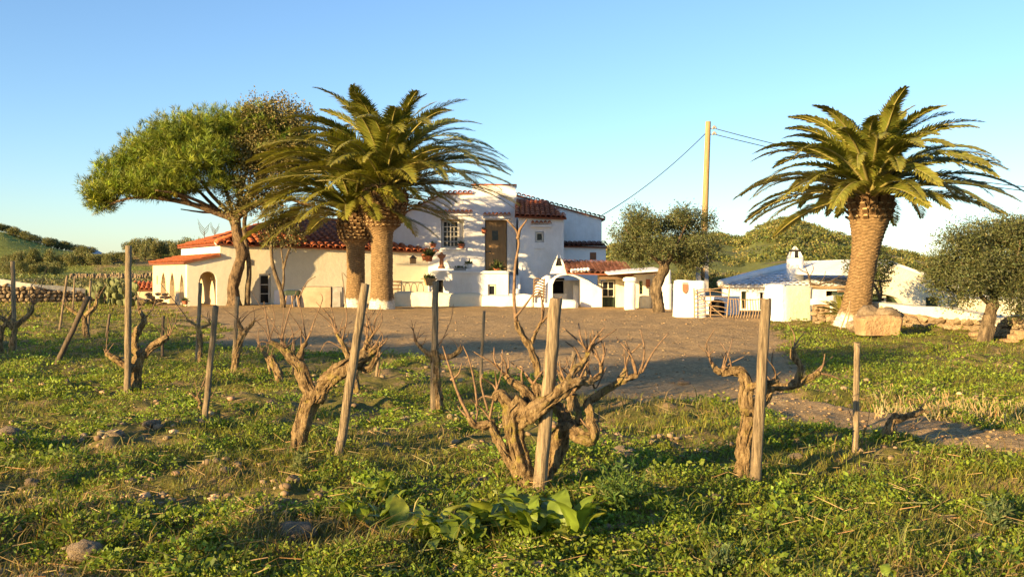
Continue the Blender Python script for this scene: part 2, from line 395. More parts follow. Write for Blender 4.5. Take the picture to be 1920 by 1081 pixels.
def palm_trunk_mat(z0, zp):
    m, t, b = mat_base('palm_trunk'); b.inputs['Roughness'].default_value = .95; b.inputs['Specular IOR Level'].default_value = .15
    a = t.nodes.new('ShaderNodeAttribute'); a.attribute_name = 'col'
    n = noise_tex(t, 9, 6, .7, stretch=(1, 1, 2.5)); r = ramp(t, n.outputs[0], [(.3, (.45, .45, .45)), (.65, (1.15, 1.15, 1.15))])
    t.links.new(mixc(t, 1.0, a.outputs['Color'], r.outputs[0], 'MULTIPLY'), b.inputs['Base Color'])
    nb = noise_tex(t, 22, 6, .7, stretch=(1, 1, 3)); bump(t, b, nb.outputs[0], .8, .03); return m
M['palmtrunk'] = palm_trunk_mat(0, .5)
def ground_mat():
    m, t, b = mat_base('ground_soil'); b.inputs['Roughness'].default_value = .97; b.inputs['Specular IOR Level'].default_value = .1
    a = t.nodes.new('ShaderNodeAttribute'); a.attribute_name = 'col'
    sep = t.nodes.new('ShaderNodeSeparateColor'); t.links.new(a.outputs['Color'], sep.inputs[0])
    n = noise_tex(t, 1.1, 8, .7); n2 = noise_tex(t, 14, 6, .75); n3 = noise_tex(t, 3.5, 6, .7)
    dirt = ramp(t, n2.outputs[0], [(.3, (.22, .145, .066)), (.5, (.41, .285, .142)), (.72, (.60, .45, .26))])
    dv = ramp(t, n.outputs[0], [(.3, (.75, .75, .75)), (.7, (1.15, 1.12, 1.08))])
    dirt2 = mixc(t, 1.0, dirt.outputs[0], dv.outputs[0], 'MULTIPLY')
    turf = ramp(t, n3.outputs[0], [(.3, (.10, .11, .022)), (.50, (.17, .15, .04)), (.64, (.32, .22, .11))])
    t.links.new(mixc(t, sep.outputs[0], turf.outputs[0], dirt2), b.inputs['Base Color'])
    bump(t, b, n2.outputs[0], 1.0, .06); return m
M['ground'] = ground_mat()
def hill_mat():
    m, t, b = mat_base('hill_ground'); b.inputs['Roughness'].default_value = .97; b.inputs['Specular IOR Level'].default_value = .1
    a = t.nodes.new('ShaderNodeAttribute'); a.attribute_name = 'col'
    n2 = noise_tex(t, .35, 8, .75); r = ramp(t, n2.outputs[0], [(.3, (.6, .6, .6)), (.7, (1.3, 1.3, 1.3))])
    t.links.new(mixc(t, 1.0, a.outputs['Color'], r.outputs[0], 'MULTIPLY'), b.inputs['Base Color'])
    bump(t, b, n2.outputs[0], .6, .6); return m
M['hill'] = hill_mat()
# ================================================================== THE SETTING
def polar_sheet(name, us, ds, mat, colfn):
    U, D = np.meshgrid(us, ds); X = U * D; Y = D; Z = H(X, Y)
    V = np.stack([X, Y, Z], -1).reshape(-1, 3); nu, nd = len(us), len(ds)
    i = np.arange(nd - 1)[:, None] * nu + np.arange(nu - 1)[None, :]; i = i.ravel()
    F = np.stack([i, i + 1, i + nu + 1, i + nu], -1)
    o = np_mesh(name, V, F, mat, None, colfn(V[:, 0], V[:, 1]), True); return tag(o, kind='structure')
def near_col(x, y):
    m = dirt_mask(x, y); return np.stack([m, m, m], -1)
polar_sheet('ground', np.linspace(-.78, .78, 400), 3.0 * (60 / 3.0) ** np.linspace(0, 1, 450), M['ground'], near_col)
def hill_col(x, y):
    px = CX + FPX * x / y; n = fbm(x, y, .02, 7); n2 = fbm(x, y, .06, 9)
    green = np.array([.22, .24, .04]); dark = np.array([.06, .07, .022]); brown = np.array([.36, .235, .11]); olive = np.array([.13, .13, .045])
    c = np.tile(olive, (len(x), 1)); left = px < 700
    def put(mask, col): c[mask] = c[mask] * .15 + col * .85
    put(left & (y > 120) & (y < 215), green); put(left & (y < 120), np.array([.12, .12, .045])); put(left & (y > 185) & (n2 > .5) & (px > 150), brown * .8)
    put(left & (y > 225), green * 1.05); put(left & (y > 215) & (px > 215), brown)
    put(left & (y > 150) & (y < 190) & (px > 170) & (n > .47), brown * .9)
    put(~left & (n2 > .52), brown); put(~left & (n2 < .46), np.array([.19, .20, .045]))
    put(~left & (px < 1440) & (y > 150) & (y < 300) & (n < .5), np.array([.20, .22, .05]))
    return c
polar_sheet('hillside', np.linspace(-.78, .95, 200), 60 * (760 / 60.0) ** np.linspace(0, 1, 130), M['hill'], hill_col)
# wide plain under everything, and the far ridge with haze put into its colour
mb = MB(); mb.add([(-5000, -1500, -3.2), (5000, -1500, -3.2), (5000, 6000, -3.2), (-5000, 6000, -3.2)], [(0, 1, 2, 3)], (.12, .12, .05)); tag(mb.build('plain', M['hill'], col=True), kind='structure')
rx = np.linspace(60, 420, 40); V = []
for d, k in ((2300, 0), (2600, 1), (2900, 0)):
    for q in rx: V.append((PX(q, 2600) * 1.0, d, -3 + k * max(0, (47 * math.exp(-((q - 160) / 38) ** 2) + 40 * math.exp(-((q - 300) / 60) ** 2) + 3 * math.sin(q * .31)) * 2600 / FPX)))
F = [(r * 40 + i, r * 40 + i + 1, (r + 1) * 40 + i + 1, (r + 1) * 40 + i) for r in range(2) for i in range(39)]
tag(np_mesh('far_ridge', V, F, simple('far_ridge_haze_grey', (.40, .41, .42), (.36, .37, .38), .01, .9, 0), None, None, True), kind='structure')  # distance haze is put into the pale grey colour
# bank of meadow behind and beside the camera, one coarse sheet
mb = MB(); mb.add([(-120, -60, -.02), (120, -60, -.02), (120, 3.02, -.02), (-120, 3.02, -.02)], [(0, 1, 2, 3)], (.085, .09, .025)); tag(mb.build('meadow', M['hill'], col=True), kind='structure')
# ------------------------------------------------------------------ leaves
def unit(v): return v / np.maximum(np.linalg.norm(v, axis=-1, keepdims=True), 1e-9)
def leaf_quads(c, ax, L, Wd, col, rng=RNG):
    """diamond leaves: c base points, ax unit directions"""
    n = len(c); r = unit(rng.normal(size=(n, 3))); side = unit(np.cross(ax, r)); L = np.broadcast_to(L, n)[:, None]; Wd = np.broadcast_to(Wd, n)[:, None]
    nr = np.cross(ax, side)
    V = np.stack([c, c + ax * L * .45 + side * Wd * .5 + nr * L * .04, c + ax * L, c + ax * L * .45 - side * Wd * .5 + nr * L * .04], 1).reshape(-1, 3)
    F = np.arange(4 * n).reshape(n, 4); return V, F, np.repeat(col, 4, axis=0)
def vary(base, n, a=.25, rng=RNG, warm=.12):
    b = np.array(base)[None, :] * np.exp(rng.normal(0, a, (n, 1))); b = b * np.exp(rng.normal(0, warm, (n, 3)) * np.array([1, .3, .6])); return np.clip(b, .004, .9)
def crown_points(lobes, n, rng, shell=.55, under=1.0):
    """points in a set of ellipsoids (centre, radii), mostly near their outer shell"""
    vol = np.array([r[0] * r[2] + r[0] * r[1] + r[1] * r[2] for c, r in lobes]); k = rng.choice(len(lobes), n, p=vol / vol.sum())
    v = unit(rng.normal(size=(n, 3))); rad = (shell + (1 - shell) * rng.random((n, 1))) * (.78 + .4 * rng.random((n, 1)))
    cc = np.array([list(c) for c, r in lobes])[k]; rr = np.array([list(r) for c, r in lobes])[k]
    p = v * rad; p[:, 2] = np.where(p[:, 2] < 0, p[:, 2] * under, p[:, 2]); return cc + p * rr, v
def leafy(name, lobes, ntw, per, L, Wd, base, parent, rng, spread=.16, mat=None, shell=.5, up=.3, under=.9, var=.28):
    """crown of twigs, each twig a spray of leaves"""
    tw, out = crown_points(lobes, ntw, rng, shell, under)
    clump = np.exp(rng.normal(0, .22, (ntw, 1)))
    d = unit(out + rng.normal(0, .6, (ntw, 3)) + np.array([0, 0, up]))
    c = np.repeat(tw, per, 0) + np.repeat(d, per, 0) * rng.random((ntw * per, 1)) * spread * 1.6 + rng.normal(0, spread * .45, (ntw * per, 3))
    ax = unit(np.repeat(d, per, 0) * .6 + rng.normal(0, .75, (ntw * per, 3)))
    col = vary(base, ntw * per, var * .6, rng) * np.repeat(clump, per, 0)
    V, F, cl = leaf_quads(c, ax, L * (.7 + .6 * rng.random(ntw * per)), Wd * (.7 + .6 * rng.random(ntw * per)), np.clip(col, .004, .8), rng)
    return np_mesh(name, V, F, mat or M['leaf'], parent, cl)
def plobes(lst, d):
    """(px, py, rx, ry, depth offset, depth radius) at distance d"""
    k = d / FPX; return [(P(x, y, d) * 1.0 + Vector((0, o, 0)), (rx * k, dr, ry * k)) for (x, y, rx, ry, o, dr) in lst]
def ptube(mb, pts, r0, r1, d, sides=10, gnarl=.1, seed=1, step=None):
    """pts (px, py[, depth offset]); radii in photo pixels"""
    k = d / FPX; n = len(pts); mb.tube([P(q[0], q[1], d) + Vector((0, q[2] if len(q) > 2 else 0, 0)) for q in pts], [(r0 + (r1 - r0) * i / (n - 1)) * k * .8 for i in range(n)], sides, step, gnarl, seed)
# ------------------------------------------------------------------ umbrella pine
D = 41.3
t = thing('pine_tree', 'umbrella pine with wide leaning flat dome of green needles at the left', 'tree', P(440, 573, D))
mb = MB()
mb.tube([P(440, 580, D), P(439, 560, D), P(437, 535, D), P(447, 500, D), P(453, 475, D), P(448, 450, D), P(443, 425, D), P(440, 405, D)], [q * D / FPX * .86 for q in (18, 14, 12, 12, 11.5, 11, 11, 13)], 20, .07, .09, 3)
mb.build('trunk', M['pinebark'], t, True)
rs = random.Random(4)
limbs = [[(440, 412), (405, 398, -.3), (370, 385, -.6), (320, 375, -.8), (265, 372, -.6), (215, 382, -.3), (190, 395, 0)], [(440, 410), (400, 390, .5), (350, 350, 1), (280, 330, 1.2), (215, 330, 1)],
         [(440, 408), (405, 370, -.4), (370, 320, -.9), (320, 280, -1.2)], [(440, 408), (425, 360, 0), (400, 300, .2), (370, 245, .2)], [(440, 408), (447, 350, .6), (455, 290, 1), (460, 235, 1)],
         [(442, 410), (480, 385, -.3), (530, 372, -.5), (580, 384, -.3), (625, 392, 0)], [(442, 410), (480, 350, .2), (510, 300, .5), (545, 265, .5)], [(370, 385, -.6), (330, 355, -1.5), (290, 340, -2)],
         [(320, 375, -.8), (280, 360, -.2), (240, 352, .5)], [(420, 400, 0), (370, 372, -1.6), (330, 365, -2.4)], [(440, 405), (400, 395, 1.2), (350, 392, 2.2), (300, 385, 2.6)], [(500, 380), (540, 350, .6), (590, 340, 1)]]
for i, l in enumerate(limbs):
    mb = MB(); ptube(mb, l, 8 if i in (0, 5) else 5.5, 1.4, D, 8, .1, i); mb.build('limb', M['pinebark'], t, True)
rng = np.random.default_rng(11)
pl = plobes([(190, 358, 34, 34, 0, 1.5), (182, 385, 18, 22, 0, .6), (225, 325, 42, 38, .3, 1.9), (262, 300, 45, 38, .2, 2.2), (240, 355, 45, 24, -.4, 2.0), (305, 285, 52, 50, 0, 2.6), (300, 345, 55, 30, -.6, 2.3), (345, 262, 55, 46, 0, 2.7), (360, 320, 60, 46, -1.0, 2.2),
             (395, 248, 55, 42, .2, 2.6), (425, 350, 34, 24, -.6, 1.6), (300, 362, 62, 18, -.5, 2.2), (200, 385, 22, 18, 0, .8), (420, 300, 50, 48, -.6, 2.4), (450, 240, 50, 38, .3, 2.3), (350, 358, 55, 15, -1.2, 1.8), (495, 235, 48, 36, .6, 2.1), (530, 258, 46, 40, .6, 2.0), (480, 290, 50, 45, .8, 2.1), (560, 285, 40, 40, 1, 1.6)], D)
nt_ = 9500; tw, out = crown_points(pl, nt_, rng, .35, .75)
per = 16; dirs = unit(out * .5 + np.array([0, 0, .75]) + rng.normal(0, .35, (nt_, 3)))
ax = unit(np.repeat(dirs, per, 0) * .9 + rng.normal(0, .55, (nt_ * per, 3)))
cl = vary((.16, .20, .018), nt_, .36, rng); cl = np.repeat(cl, per, 0) * np.exp(rng.normal(0, .12, (nt_ * per, 1)))
base = np.repeat(tw, per, 0) + np.repeat(dirs, per, 0) * rng.random((nt_ * per, 1)) * .16
V, F, cc = leaf_quads(base, ax, 0.20 + .12 * rng.random(nt_ * per), .019, cl, rng); np_mesh('crown', V, F, M['needle'], t, cc)
# ------------------------------------------------------------------ evergreen oak growing through the pine
D2 = 41.0
t = thing('evergreen_oak', 'brownish small leaved oak growing up against the pine, left of the palms', 'tree', P(458, 574, D2))
mb = MB(); ptube(mb, [(457, 578, .5), (459, 540, .5), (461, 500, .5), (458, 460, .3), (458, 415, 0), (470, 370), (490, 320), (500, 270)], 7, 3, D2, 9, .1, 2)
mb.build('trunk', M['olivebark'], t, True)
for i, l in enumerate([[(470, 370), (520, 330, .2), (550, 280, .3)], [(460, 400), (475, 330, -.4), (478, 250, -.5)], [(470, 370), (450, 350, -.4), (440, 330, -.6)], [(490, 320), (530, 270, -.2), (545, 215)], [(466, 385), (520, 375, 0), (560, 350)], [(478, 345), (510, 290, -.5), (520, 230, -.5)]]):
    mb = MB(); ptube(mb, l, 3.2, .8, D2, 6, .1, i); mb.build('limb', M['olivebark'], t, True)
rng = np.random.default_rng(12)
leafy('crown', plobes([(484, 232, 34, 46, -.2, .9), (470, 285, 34, 36, -.3, .9), (525, 222, 34, 38, 0, .9), (560, 235, 28, 36, .2, .8), (515, 285, 46, 44, -.2, 1.0), (470, 340, 34, 34, -.3, .9), (520, 335, 46, 34, 0, .9), (560, 300, 34, 44, .2, .8), (450, 385, 26, 24, -.4, .6), (490, 380, 40, 18, 0, .7)], D2), 2900, 11, .10, .052, (.17, .145, .048), t, rng, .2, var=.34)
# ------------------------------------------------------------------ slender young tree in front of the long barn
D3 = 39.3
t = thing('young_tree', 'slender forked young tree with small tuft of leaves before the barn wall', 'tree', P(530, 572, D3))
mb = MB(); ptube(mb, [(531, 577), (530, 560), (527, 545), (518, 520), (511, 495), (508, 460), (509, 400)], 7, 3, D3, 9, .08, 1); mb.build('trunk', M['olivebark'], t, True)
for i, l in enumerate([[(528, 548), (532, 525), (531, 495), (527, 465), (526, 430)], [(531, 505), (538, 480), (546, 458), (552, 440)], [(509, 440), (500, 420), (497, 405)], [(527, 465), (540, 440), (548, 425)]]):
    mb = MB(); ptube(mb, l, 3.6, .9, D3, 7, .08, i); mb.build('limb', M['olivebark'], t, True)
leafy('crown', plobes([(530, 437, 30, 25, 0, .6), (512, 405, 22, 16, 0, .5), (505, 445, 14, 16, 0, .4), (555, 440, 14, 14, 0, .4), (528, 410, 22, 14, 0, .5)], D3), 360, 9, .10, .05, (.12, .11, .04), t, rng, .17)
# ------------------------------------------------------------------ olive trees
def olive(name, label, base, trunk, limbs, lobes, d, ntw, per, L, Wd, seed, col=(.095, .105, .036), r=(16, 11), group=None):
    t = thing(name, label, 'tree', P(base[0], base[1], d), group); rng = np.random.default_rng(seed)
    mb = MB(); ptube(mb, trunk, r[0], r[1], d, 16, .16, seed, .06); mb.build('trunk', M['olivebark'], t, True)
    for i, (l, a) in enumerate(limbs):
        mb = MB(); ptube(mb, l, a, 1.2, d, 8, .14, seed + i); mb.build('limb', M['olivebark'], t, True)
    sub_ = [(x + rng.uniform(-.7, .7) * rx, y + rng.uniform(-.7, .7) * ry, rx * rng.uniform(.36, .6), ry * rng.uniform(.4, .66), o + rng.uniform(-.6, .6) * dr, dr * .55) for (x, y, rx, ry, o, dr) in lobes for _ in range(4)]
    leafy('crown', plobes(sub_, d), ntw, per, L, Wd, col, t, rng, .15, shell=.5, var=.4); return t
olive('olive_tree', 'olive tree with pale twisted trunk beside the white gateway pillars', (1237, 588),
      [(1236, 592), (1233, 570), (1231, 545), (1236, 525), (1243, 508), (1246, 497)],
      [([(1246, 500), (1225, 480), (1195, 455, -.3), (1170, 430, -.4)], 7), ([(1246, 500), (1262, 480), (1290, 460, .3), (1318, 450, .4)], 7), ([(1246, 498), (1243, 460, .2), (1235, 420, .3)], 5), ([(1255, 488), (1275, 440, -.3), (1290, 405, -.4)], 5), ([(1262, 490), (1300, 488, 0), (1322, 480)], 4), ([(1225, 482), (1200, 480, .4), (1175, 470, .5)], 3)],
      [(1178, 428, 30, 28, -.2, .9), (1165, 465, 22, 20, 0, .7), (1222, 412, 40, 26, 0, 1.0), (1215, 450, 44, 30, -.4, 1.0), (1262, 412, 30, 22, .2, .8), (1290, 428, 44, 38, 0, 1.1), (1272, 468, 46, 26, -.3, 1.0), (1318, 462, 28, 36, .2, .8), (1300, 492, 30, 14, 0, .7), (1195, 480, 34, 14, 0, .7)], 34.5, 3300, 10, .09, .032, 21, r=(14, 11))
olive('olive_tree', 'spreading olive tree in front of the stone wall at the right edge', (1850, 641),
      [(1846, 645), (1849, 620), (1853, 598), (1860, 578), (1864, 566)],
      [([(1862, 575), (1840, 555), (1815, 525, -.2), (1790, 490, -.3)], 7), ([(1864, 570), (1880, 545, .2), (1905, 520, .3), (1930, 500, .4)], 7), ([(1863, 568), (1860, 530, .2), (1850, 480, .3)], 6), ([(1835, 550), (1800, 545, .2), (1760, 530, .2)], 4), ([(1880, 546), (1890, 500, -.3), (1900, 450, -.3)], 5)],
      [(1792, 470, 42, 32, 0, .6), (1770, 505, 34, 26, -.1, .5), (1752, 524, 26, 18, 0, .4), (1840, 455, 42, 36, .2, .7), (1890, 448, 42, 36, .2, .7), (1935, 450, 44, 40, .3, .8), (1815, 520, 52, 36, -.2, .6), (1870, 515, 56, 40, -.3, .7), (1925, 520, 52, 48, -.2, .7), (1800, 558, 34, 16, 0, .4), (1890, 552, 40, 22, -.2, .5), (1940, 570, 40, 26, 0, .5), (1975, 500, 40, 60, 0, .6), (1955, 440, 48, 42, .2, .8), (1905, 428, 44, 30, .1, .7), (1990, 440, 50, 50, .2, .8)], 21.0, 6200, 11, .070, .022, 22, r=(17, 12), col=(.095, .105, .036))
# ------------------------------------------------------------------ palms
def frond_mesh(name, L, e0, bend, seed, npair=104, lmax=.62):
    rs = np.random.default_rng(seed); n = 22; tt = np.linspace(0, 1, n); ang = e0 - bend * tt ** 1.35
    x = np.concatenate([[0], np.cumsum(np.cos((ang[1:] + ang[:-1]) / 2))]) * L / (n - 1); z = np.concatenate([[0], np.cumsum(np.sin((ang[1:] + ang[:-1]) / 2))]) * L / (n - 1)
    sway = rs.normal(0, .05) * L * tt ** 2
    V = []; F = []; Cc = []
    def q(i4): F.append(i4)
    for i in range(n):                                            # rachis, a flattened four sided stalk
        wd = .05 * (1 - tt[i]) ** .8 + .006; hgt = .03 * (1 - tt[i]) + .005; b = len(V)
        up = np.array([-math.sin(ang[i]), 0, math.cos(ang[i])]); c = np.array([x[i], sway[i], z[i]])
        V += [c + [0, wd, 0], c + up * hgt, c - [0, wd, 0], c - up * hgt]; Cc += [(.36, .31, .10)] * 4
        if i:
            for k in range(4): q((b - 4 + k, b - 4 + (k + 1) % 4, b + (k + 1) % 4, b + k))
    tw = rs.normal(0, .25)
    for k in range(npair):
        f = .10 + .9 * k / (npair - 1); ci = np.array([np.interp(f, tt, x), np.interp(f, tt, sway), np.interp(f, tt, z)]); a = np.interp(f, tt, ang)
        T = np.array([math.cos(a), 0, math.sin(a)]); U = np.array([-math.sin(a), 0, math.cos(a)])
        ll = lmax * (math.sin(math.pi * min(1, .16 + .80 * f)) ** .55) * (1 if f < .93 else .75)
        if f < .2: ll *= .35 + (f - .1) * 6
        for sgn in (-1, 1):
            l = ll * (1 + rs.normal(0, .10)); S = np.array([0, sgn, 0]); v = rs.normal(0, .10) + .30 + .12 * sgn * tw
            fw = .75 + .75 * f + rs.normal(0, .08); dv = S * 1.0 + U * v + T * fw; dv /= np.linalg.norm(dv)
            wv = np.cross(dv, U + S * .25 * -sgn); wv /= np.linalg.norm(wv); wd = .021 + .005 * rs.random()
            mid = ci + dv * l * .55 + np.array([0, 0, -.015 * l]); tip = ci + dv * l + np.array([0, 0, -.15 * l - .06 * l * rs.random()]); b = len(V)
            V += [ci + wv * wd * .6, ci - wv * wd * .6, mid + wv * wd, mid - wv * wd, tip, tip + wv * .002]
            g = np.array([.195, .21, .034]) * math.exp(rs.normal(0, .16)); g[0] *= 1 + .25 * max(0, f - .5) + rs.normal(0, .06)
            Cc += [tuple(g * .95)] * 2 + [tuple(g)] * 2 + [tuple(g * np.array([1.25, 1.05, .95]))] * 2
            q((b, b + 1, b + 3, b + 2)); q((b + 2, b + 3, b + 4, b + 5))
    V = np.array(V, np.float32); F = np.array(F, np.int32)
    me = bpy.data.meshes.new(name); me.vertices.add(len(V)); me.vertices.foreach_set('co', V.ravel()); me.loops.add(F.size); me.loops.foreach_set('vertex_index', F.ravel())
    me.polygons.add(len(F)); me.polygons.foreach_set('loop_start', np.arange(0, F.size, 4, dtype=np.int32))
    at = me.attributes.new('col', 'FLOAT_COLOR', 'POINT'); at.data.foreach_set('color', np.c_[np.array(Cc, np.float32), np.ones(len(V), np.float32)].ravel())
    me.update(calc_edges=True); me.materials.append(M['frond']); return me
def leafbase_mesh():
    v = [(-.075, 0, -.05), (.075, 0, -.05), (.075, 0, .05), (-.075, 0, .05), (-.062, .17, .015), (.062, .17, .015), (.045, .16, .07), (-.045, .16, .07)]
    f = [(0, 1, 5, 4), (1, 2, 6, 5), (2, 3, 7, 6), (3, 0, 4, 7), (8, 9, 10, 11)]; v += [(a, b + .002, c) for a, b, c in v[4:8]]
    me = bpy.data.meshes.new('leaf_base'); me.from_pydata(v, [], f); at = me.attributes.new('col', 'FLOAT_COLOR', 'POINT')
    at.data.foreach_set('color', np.array([(.16, .095, .045, 1)] * 8 + [(.46, .32, .16, 1)] * 4, np.float32).ravel()); me.materials.append(M['palmtrunk']); return me
LB = leafbase_mesh()
def palm(label, axis, d, zb, nfr, L, seed, white=.0, spread=1.0, bulb=None, elo=-.75, lmax=.66):
    """axis: list of (px, py, radius px) from the ground to the crown; bulb: rows where old leaf bases stand proud"""
    k = d / FPX; base = P(axis[0][0], axis[0][1], d); t = thing('palm_tree', label, 'tree', base); rs = random.Random(seed); rng = np.random.default_rng(seed)
    pts = [P(a[0], a[1], d) for a in axis]; rad = [a[2] * k for a in axis]; path, par = catmull(pts, .028)
    r_ = [float(np.interp(q, range(len(rad)), rad)) for q in par]; sides = 72; V = []; Cc = []; rowh = .085; n = len(path); z0 = path[0].z
    nsc = max(10, int(2 * math.pi * np.mean(r_) / .17))
    for i, p in enumerate(path):
        L0 = (p.z - z0) / rowh; sway = float(vnoise(i * .03, seed)) - .5
        for s in range(sides):
            th = 2 * math.pi * s / sides; ph = L0 + .5 * math.cos(nsc * th / 2) * .55 + .4 * sway; fr = ph - math.floor(ph)
            scar = (1 - fr) ** 1.5; rnd = float(_perm[(int(math.floor(ph)) * 7 + seed) & 255, (s * 3) & 255])
            rnd = .6 * rnd + .4 * float(vnoise(th * 6 + i * .02, p.z * 7, 1, seed)); r = r_[i] * (1 + .07 * scar * (.3 + 1.2 * rnd) - .02 + .03 * (float(vnoise(th * 2, p.z * 2.5, 1, seed + 3)) - .5))
            V.append((p.x + r * math.cos(th), p.y + r * math.sin(th), p.z))
            zz = p.z - z0; wp = sst(white + .06, white - .06, zz + .12 * (rnd - .5) + .1 * float(vnoise(th * 3, zz * 4, 1, seed)) - .05) if white > 0 else 0
            b = np.array([.27, .175, .085]) * (.55 + .75 * scar * (.5 + rnd)); b = b * (1 - wp) + np.array([.72, .66, .52]) * wp; Cc.append(b)
    F = [(i * sides + s, i * sides + (s + 1) % sides, (i + 1) * sides + (s + 1) % sides, (i + 1) * sides + s) for i in range(n - 1) for s in range(sides)]
    F.append(tuple((n - 1) * sides + q for q in (0, 18, 36, 54)))
    tr = np_mesh('trunk', V, F, M['palmtrunk'], t, np.array(Cc), True)
    top = path[-1]; rt = r_[-1]
    if bulb:                                                       # cut leaf bases round the swollen head
        za, zb_ = PZ(bulb[0], d), PZ(bulb[1], d); rows = max(4, int((za - zb_) / .115)); zz = [zb_ + (za - zb_) * (i + .5) / rows for i in range(rows)]
        for i, z in enumerate(zz):
            c = min(path, key=lambda p: abs(p.z - z)); rr = float(np.interp(z, [p.z for p in path], r_)); m = max(8, int(6.28 * rr / .20))
            for j in range(m):
                th = 6.28318 * (j + .5 * (i % 2)) / m + rs.uniform(-.04, .04); u = i / max(1, rows - 1)
                rot = Matrix.Rotation(th - math.pi / 2, 4, 'Z') @ Matrix.Rotation(.25 + .7 * u + rs.uniform(-.1, .1), 4, 'X') @ Matrix.Scale(rs.uniform(.75, 1.15) * (.8 + .5 * u), 4)
                inst('leaf_base', LB, M['palmtrunk'], tr, Matrix.Translation(Vector((c.x + (rr - .03) * math.cos(th), c.y + (rr - .03) * math.sin(th), z))) @ rot)
    nv = 26; kinds = []
    for i in range(nv):
        u = i / (nv - 1); e = 1.40 + (elo - 1.40) * u ** .92
        kinds.append((e, frond_mesh('frond', L * (.76 + .26 * math.sin(math.pi / 2 * min(1, u * 1.6))), e, (.85 + .50 * math.sin(math.pi * min(1, u + .08))) * spread, seed * 50 + i, lmax=lmax)))
    for i in range(nfr):
        u = (i + .5) / nfr; vi = min(nv - 1, max(0, int(u * nv + rs.uniform(-.8, .8)))); th = i * 2.39996 + rs.uniform(-.16, .16)
        Mx = Matrix.Translation(top + Vector((.5 * rt * math.cos(th) * u ** .5, .5 * rt * math.sin(th) * u ** .5, .35 - .55 * u))) @ Matrix.Rotation(th, 4, 'Z') @ Matrix.Rotation(rs.uniform(-.10, .10), 4, 'Y') @ Matrix.Rotation(rs.uniform(-.35, .35), 4, 'X') @ Matrix.Scale(rs.uniform(.9, 1.06), 4)
        inst('frond', kinds[vi][1], M['frond'], t, Mx)
    return t
palm('tall foreground palm of the left pair with thick pineapple shaped trunk head', [(716, 582, 25), (716, 568, 23), (716, 540, 20.5), (716, 500, 20), (716, 450, 20), (715, 434, 23), (716, 422, 33), (718, 400, 41), (720, 380, 42), (722, 360, 36), (722, 345, 24)], 37.8, 0, 86, 5.0, 5, .40, 1.0, (362, 428), .27)
palm('shorter palm of the left pair standing just behind the thicker one', [(667, 580, 22), (667, 568, 20), (667, 540, 17), (667, 500, 16.5), (667, 462, 17), (666, 448, 27), (666, 430, 31), (667, 412, 30), (662, 396, 20)], 39.2, 0, 76, 4.15, 6, .42, 1.0, (408, 452), .12)
palm('single leaning palm with white painted foot beside the carved stone block at right', [(1598, 616, 38), (1600, 600, 33), (1606, 570, 26.5), (1613, 530, 24), (1620, 490, 24), (1626, 450, 27), (1630, 420, 34), (1632, 395, 40), (1633, 378, 37), (1632, 362, 25)], 26.0, 0, 84, 3.35, 8, .38, 1.0, (378, 415), .12, .44)
# ================================================================== BUILDINGS
def tile_me(name, r0=.115, r1=.085, ln=.46, th=.016, seg=7):
    v = []; f = []
    for y, r in ((0, r0), (-ln, r1)):
        for k in range(seg + 1):
            a = math.pi * k / seg; v.append((r * math.cos(a), y, r * math.sin(a) * .85))
        for k in range(seg + 1):
            a = math.pi * k / seg; v.append(((r - th) * math.cos(a), y, (r - th) * math.sin(a) * .85))
    m = seg + 1
    for k in range(seg):
        f += [(k, k + 1, 2 * m + k + 1, 2 * m + k), (m + k + 1, m + k, 3 * m + k, 3 * m + k + 1), (k + 1, k, m + k, m + k + 1), (2 * m + k, 2 * m + k + 1, 3 * m + k + 1, 3 * m + k)]
    me = bpy.data.meshes.new(name); me.from_pydata(v, [], f); return me, v, f
TILE, TV, TF = tile_me('roof_tile')
TILE_B = TILE.copy(); TILE_W = TILE.copy()
for q, mm in ((TILE, 'tile'), (TILE_B, 'tile_brown'), (TILE_W, 'tile_white')): q.materials.append(M[mm])
def tiles(parent, O, a, dn, test, ns, ntt, ps, pt_, me=TILE, mat=None, joined=False, seed=1, lift=.03, sc_=1.0, name='roof_tile'):
    """rows of half round tiles; O the eave corner, a along the eave, dn down the slope; test(s, t) with t measured up from the eave"""
    mat = mat or M['tile']; rs = random.Random(seed); a = a.normalized(); dn = dn.normalized(); nn = a.cross(-dn).normalized()
    if nn.z < 0: nn = -nn
    jb = MB()
    for i in range(ns):
        for j in range(ntt):
            s = (i + .5) * ps; tt = j * pt_
            if not test(s, tt): continue
            p = O + a * (s + rs.uniform(-.012, .012)) - dn * (tt - .05 + rs.uniform(-.02, .02)) + nn * (lift + rs.uniform(-.006, .008))
            al = rs.uniform(-.03, .03); up = (-dn + nn * (-.045)).normalized(); ax = (a + up * al).normalized(); n2 = ax.cross(up).normalized()
            if n2.z < 0: n2 = -n2; ax = -ax
            # the wide end (local y = 0) sits lowest, local -y runs up the slope
            Mx = Matrix(((-ax.x, -up.x, n2.x, p.x), (-ax.y, -up.y, n2.y, p.y), (-ax.z, -up.z, n2.z, p.z), (0, 0, 0, 1))) @ Matrix.Scale(sc_, 4)
            if joined: jb.add([Mx @ Vector((q[0], q[1], q[2] * (.5 if me is TILE_W else 1))) for q in TV], TF)
            else: inst(name, me, mat, parent, Mx)
    if joined:
        o = jb.build('roof_tiles', mat, parent, False)
        if o: o['kind'] = 'stuff'
        return o
def slab(name, mat, parent, c4, th=.07):
    n = (c4[1] - c4[0]).cross(c4[3] - c4[0]).normalized()
    if n.z < 0: n = -n
    mb = MB(); mb.prism(c4, -n * th); return mb.build(name, mat, parent)
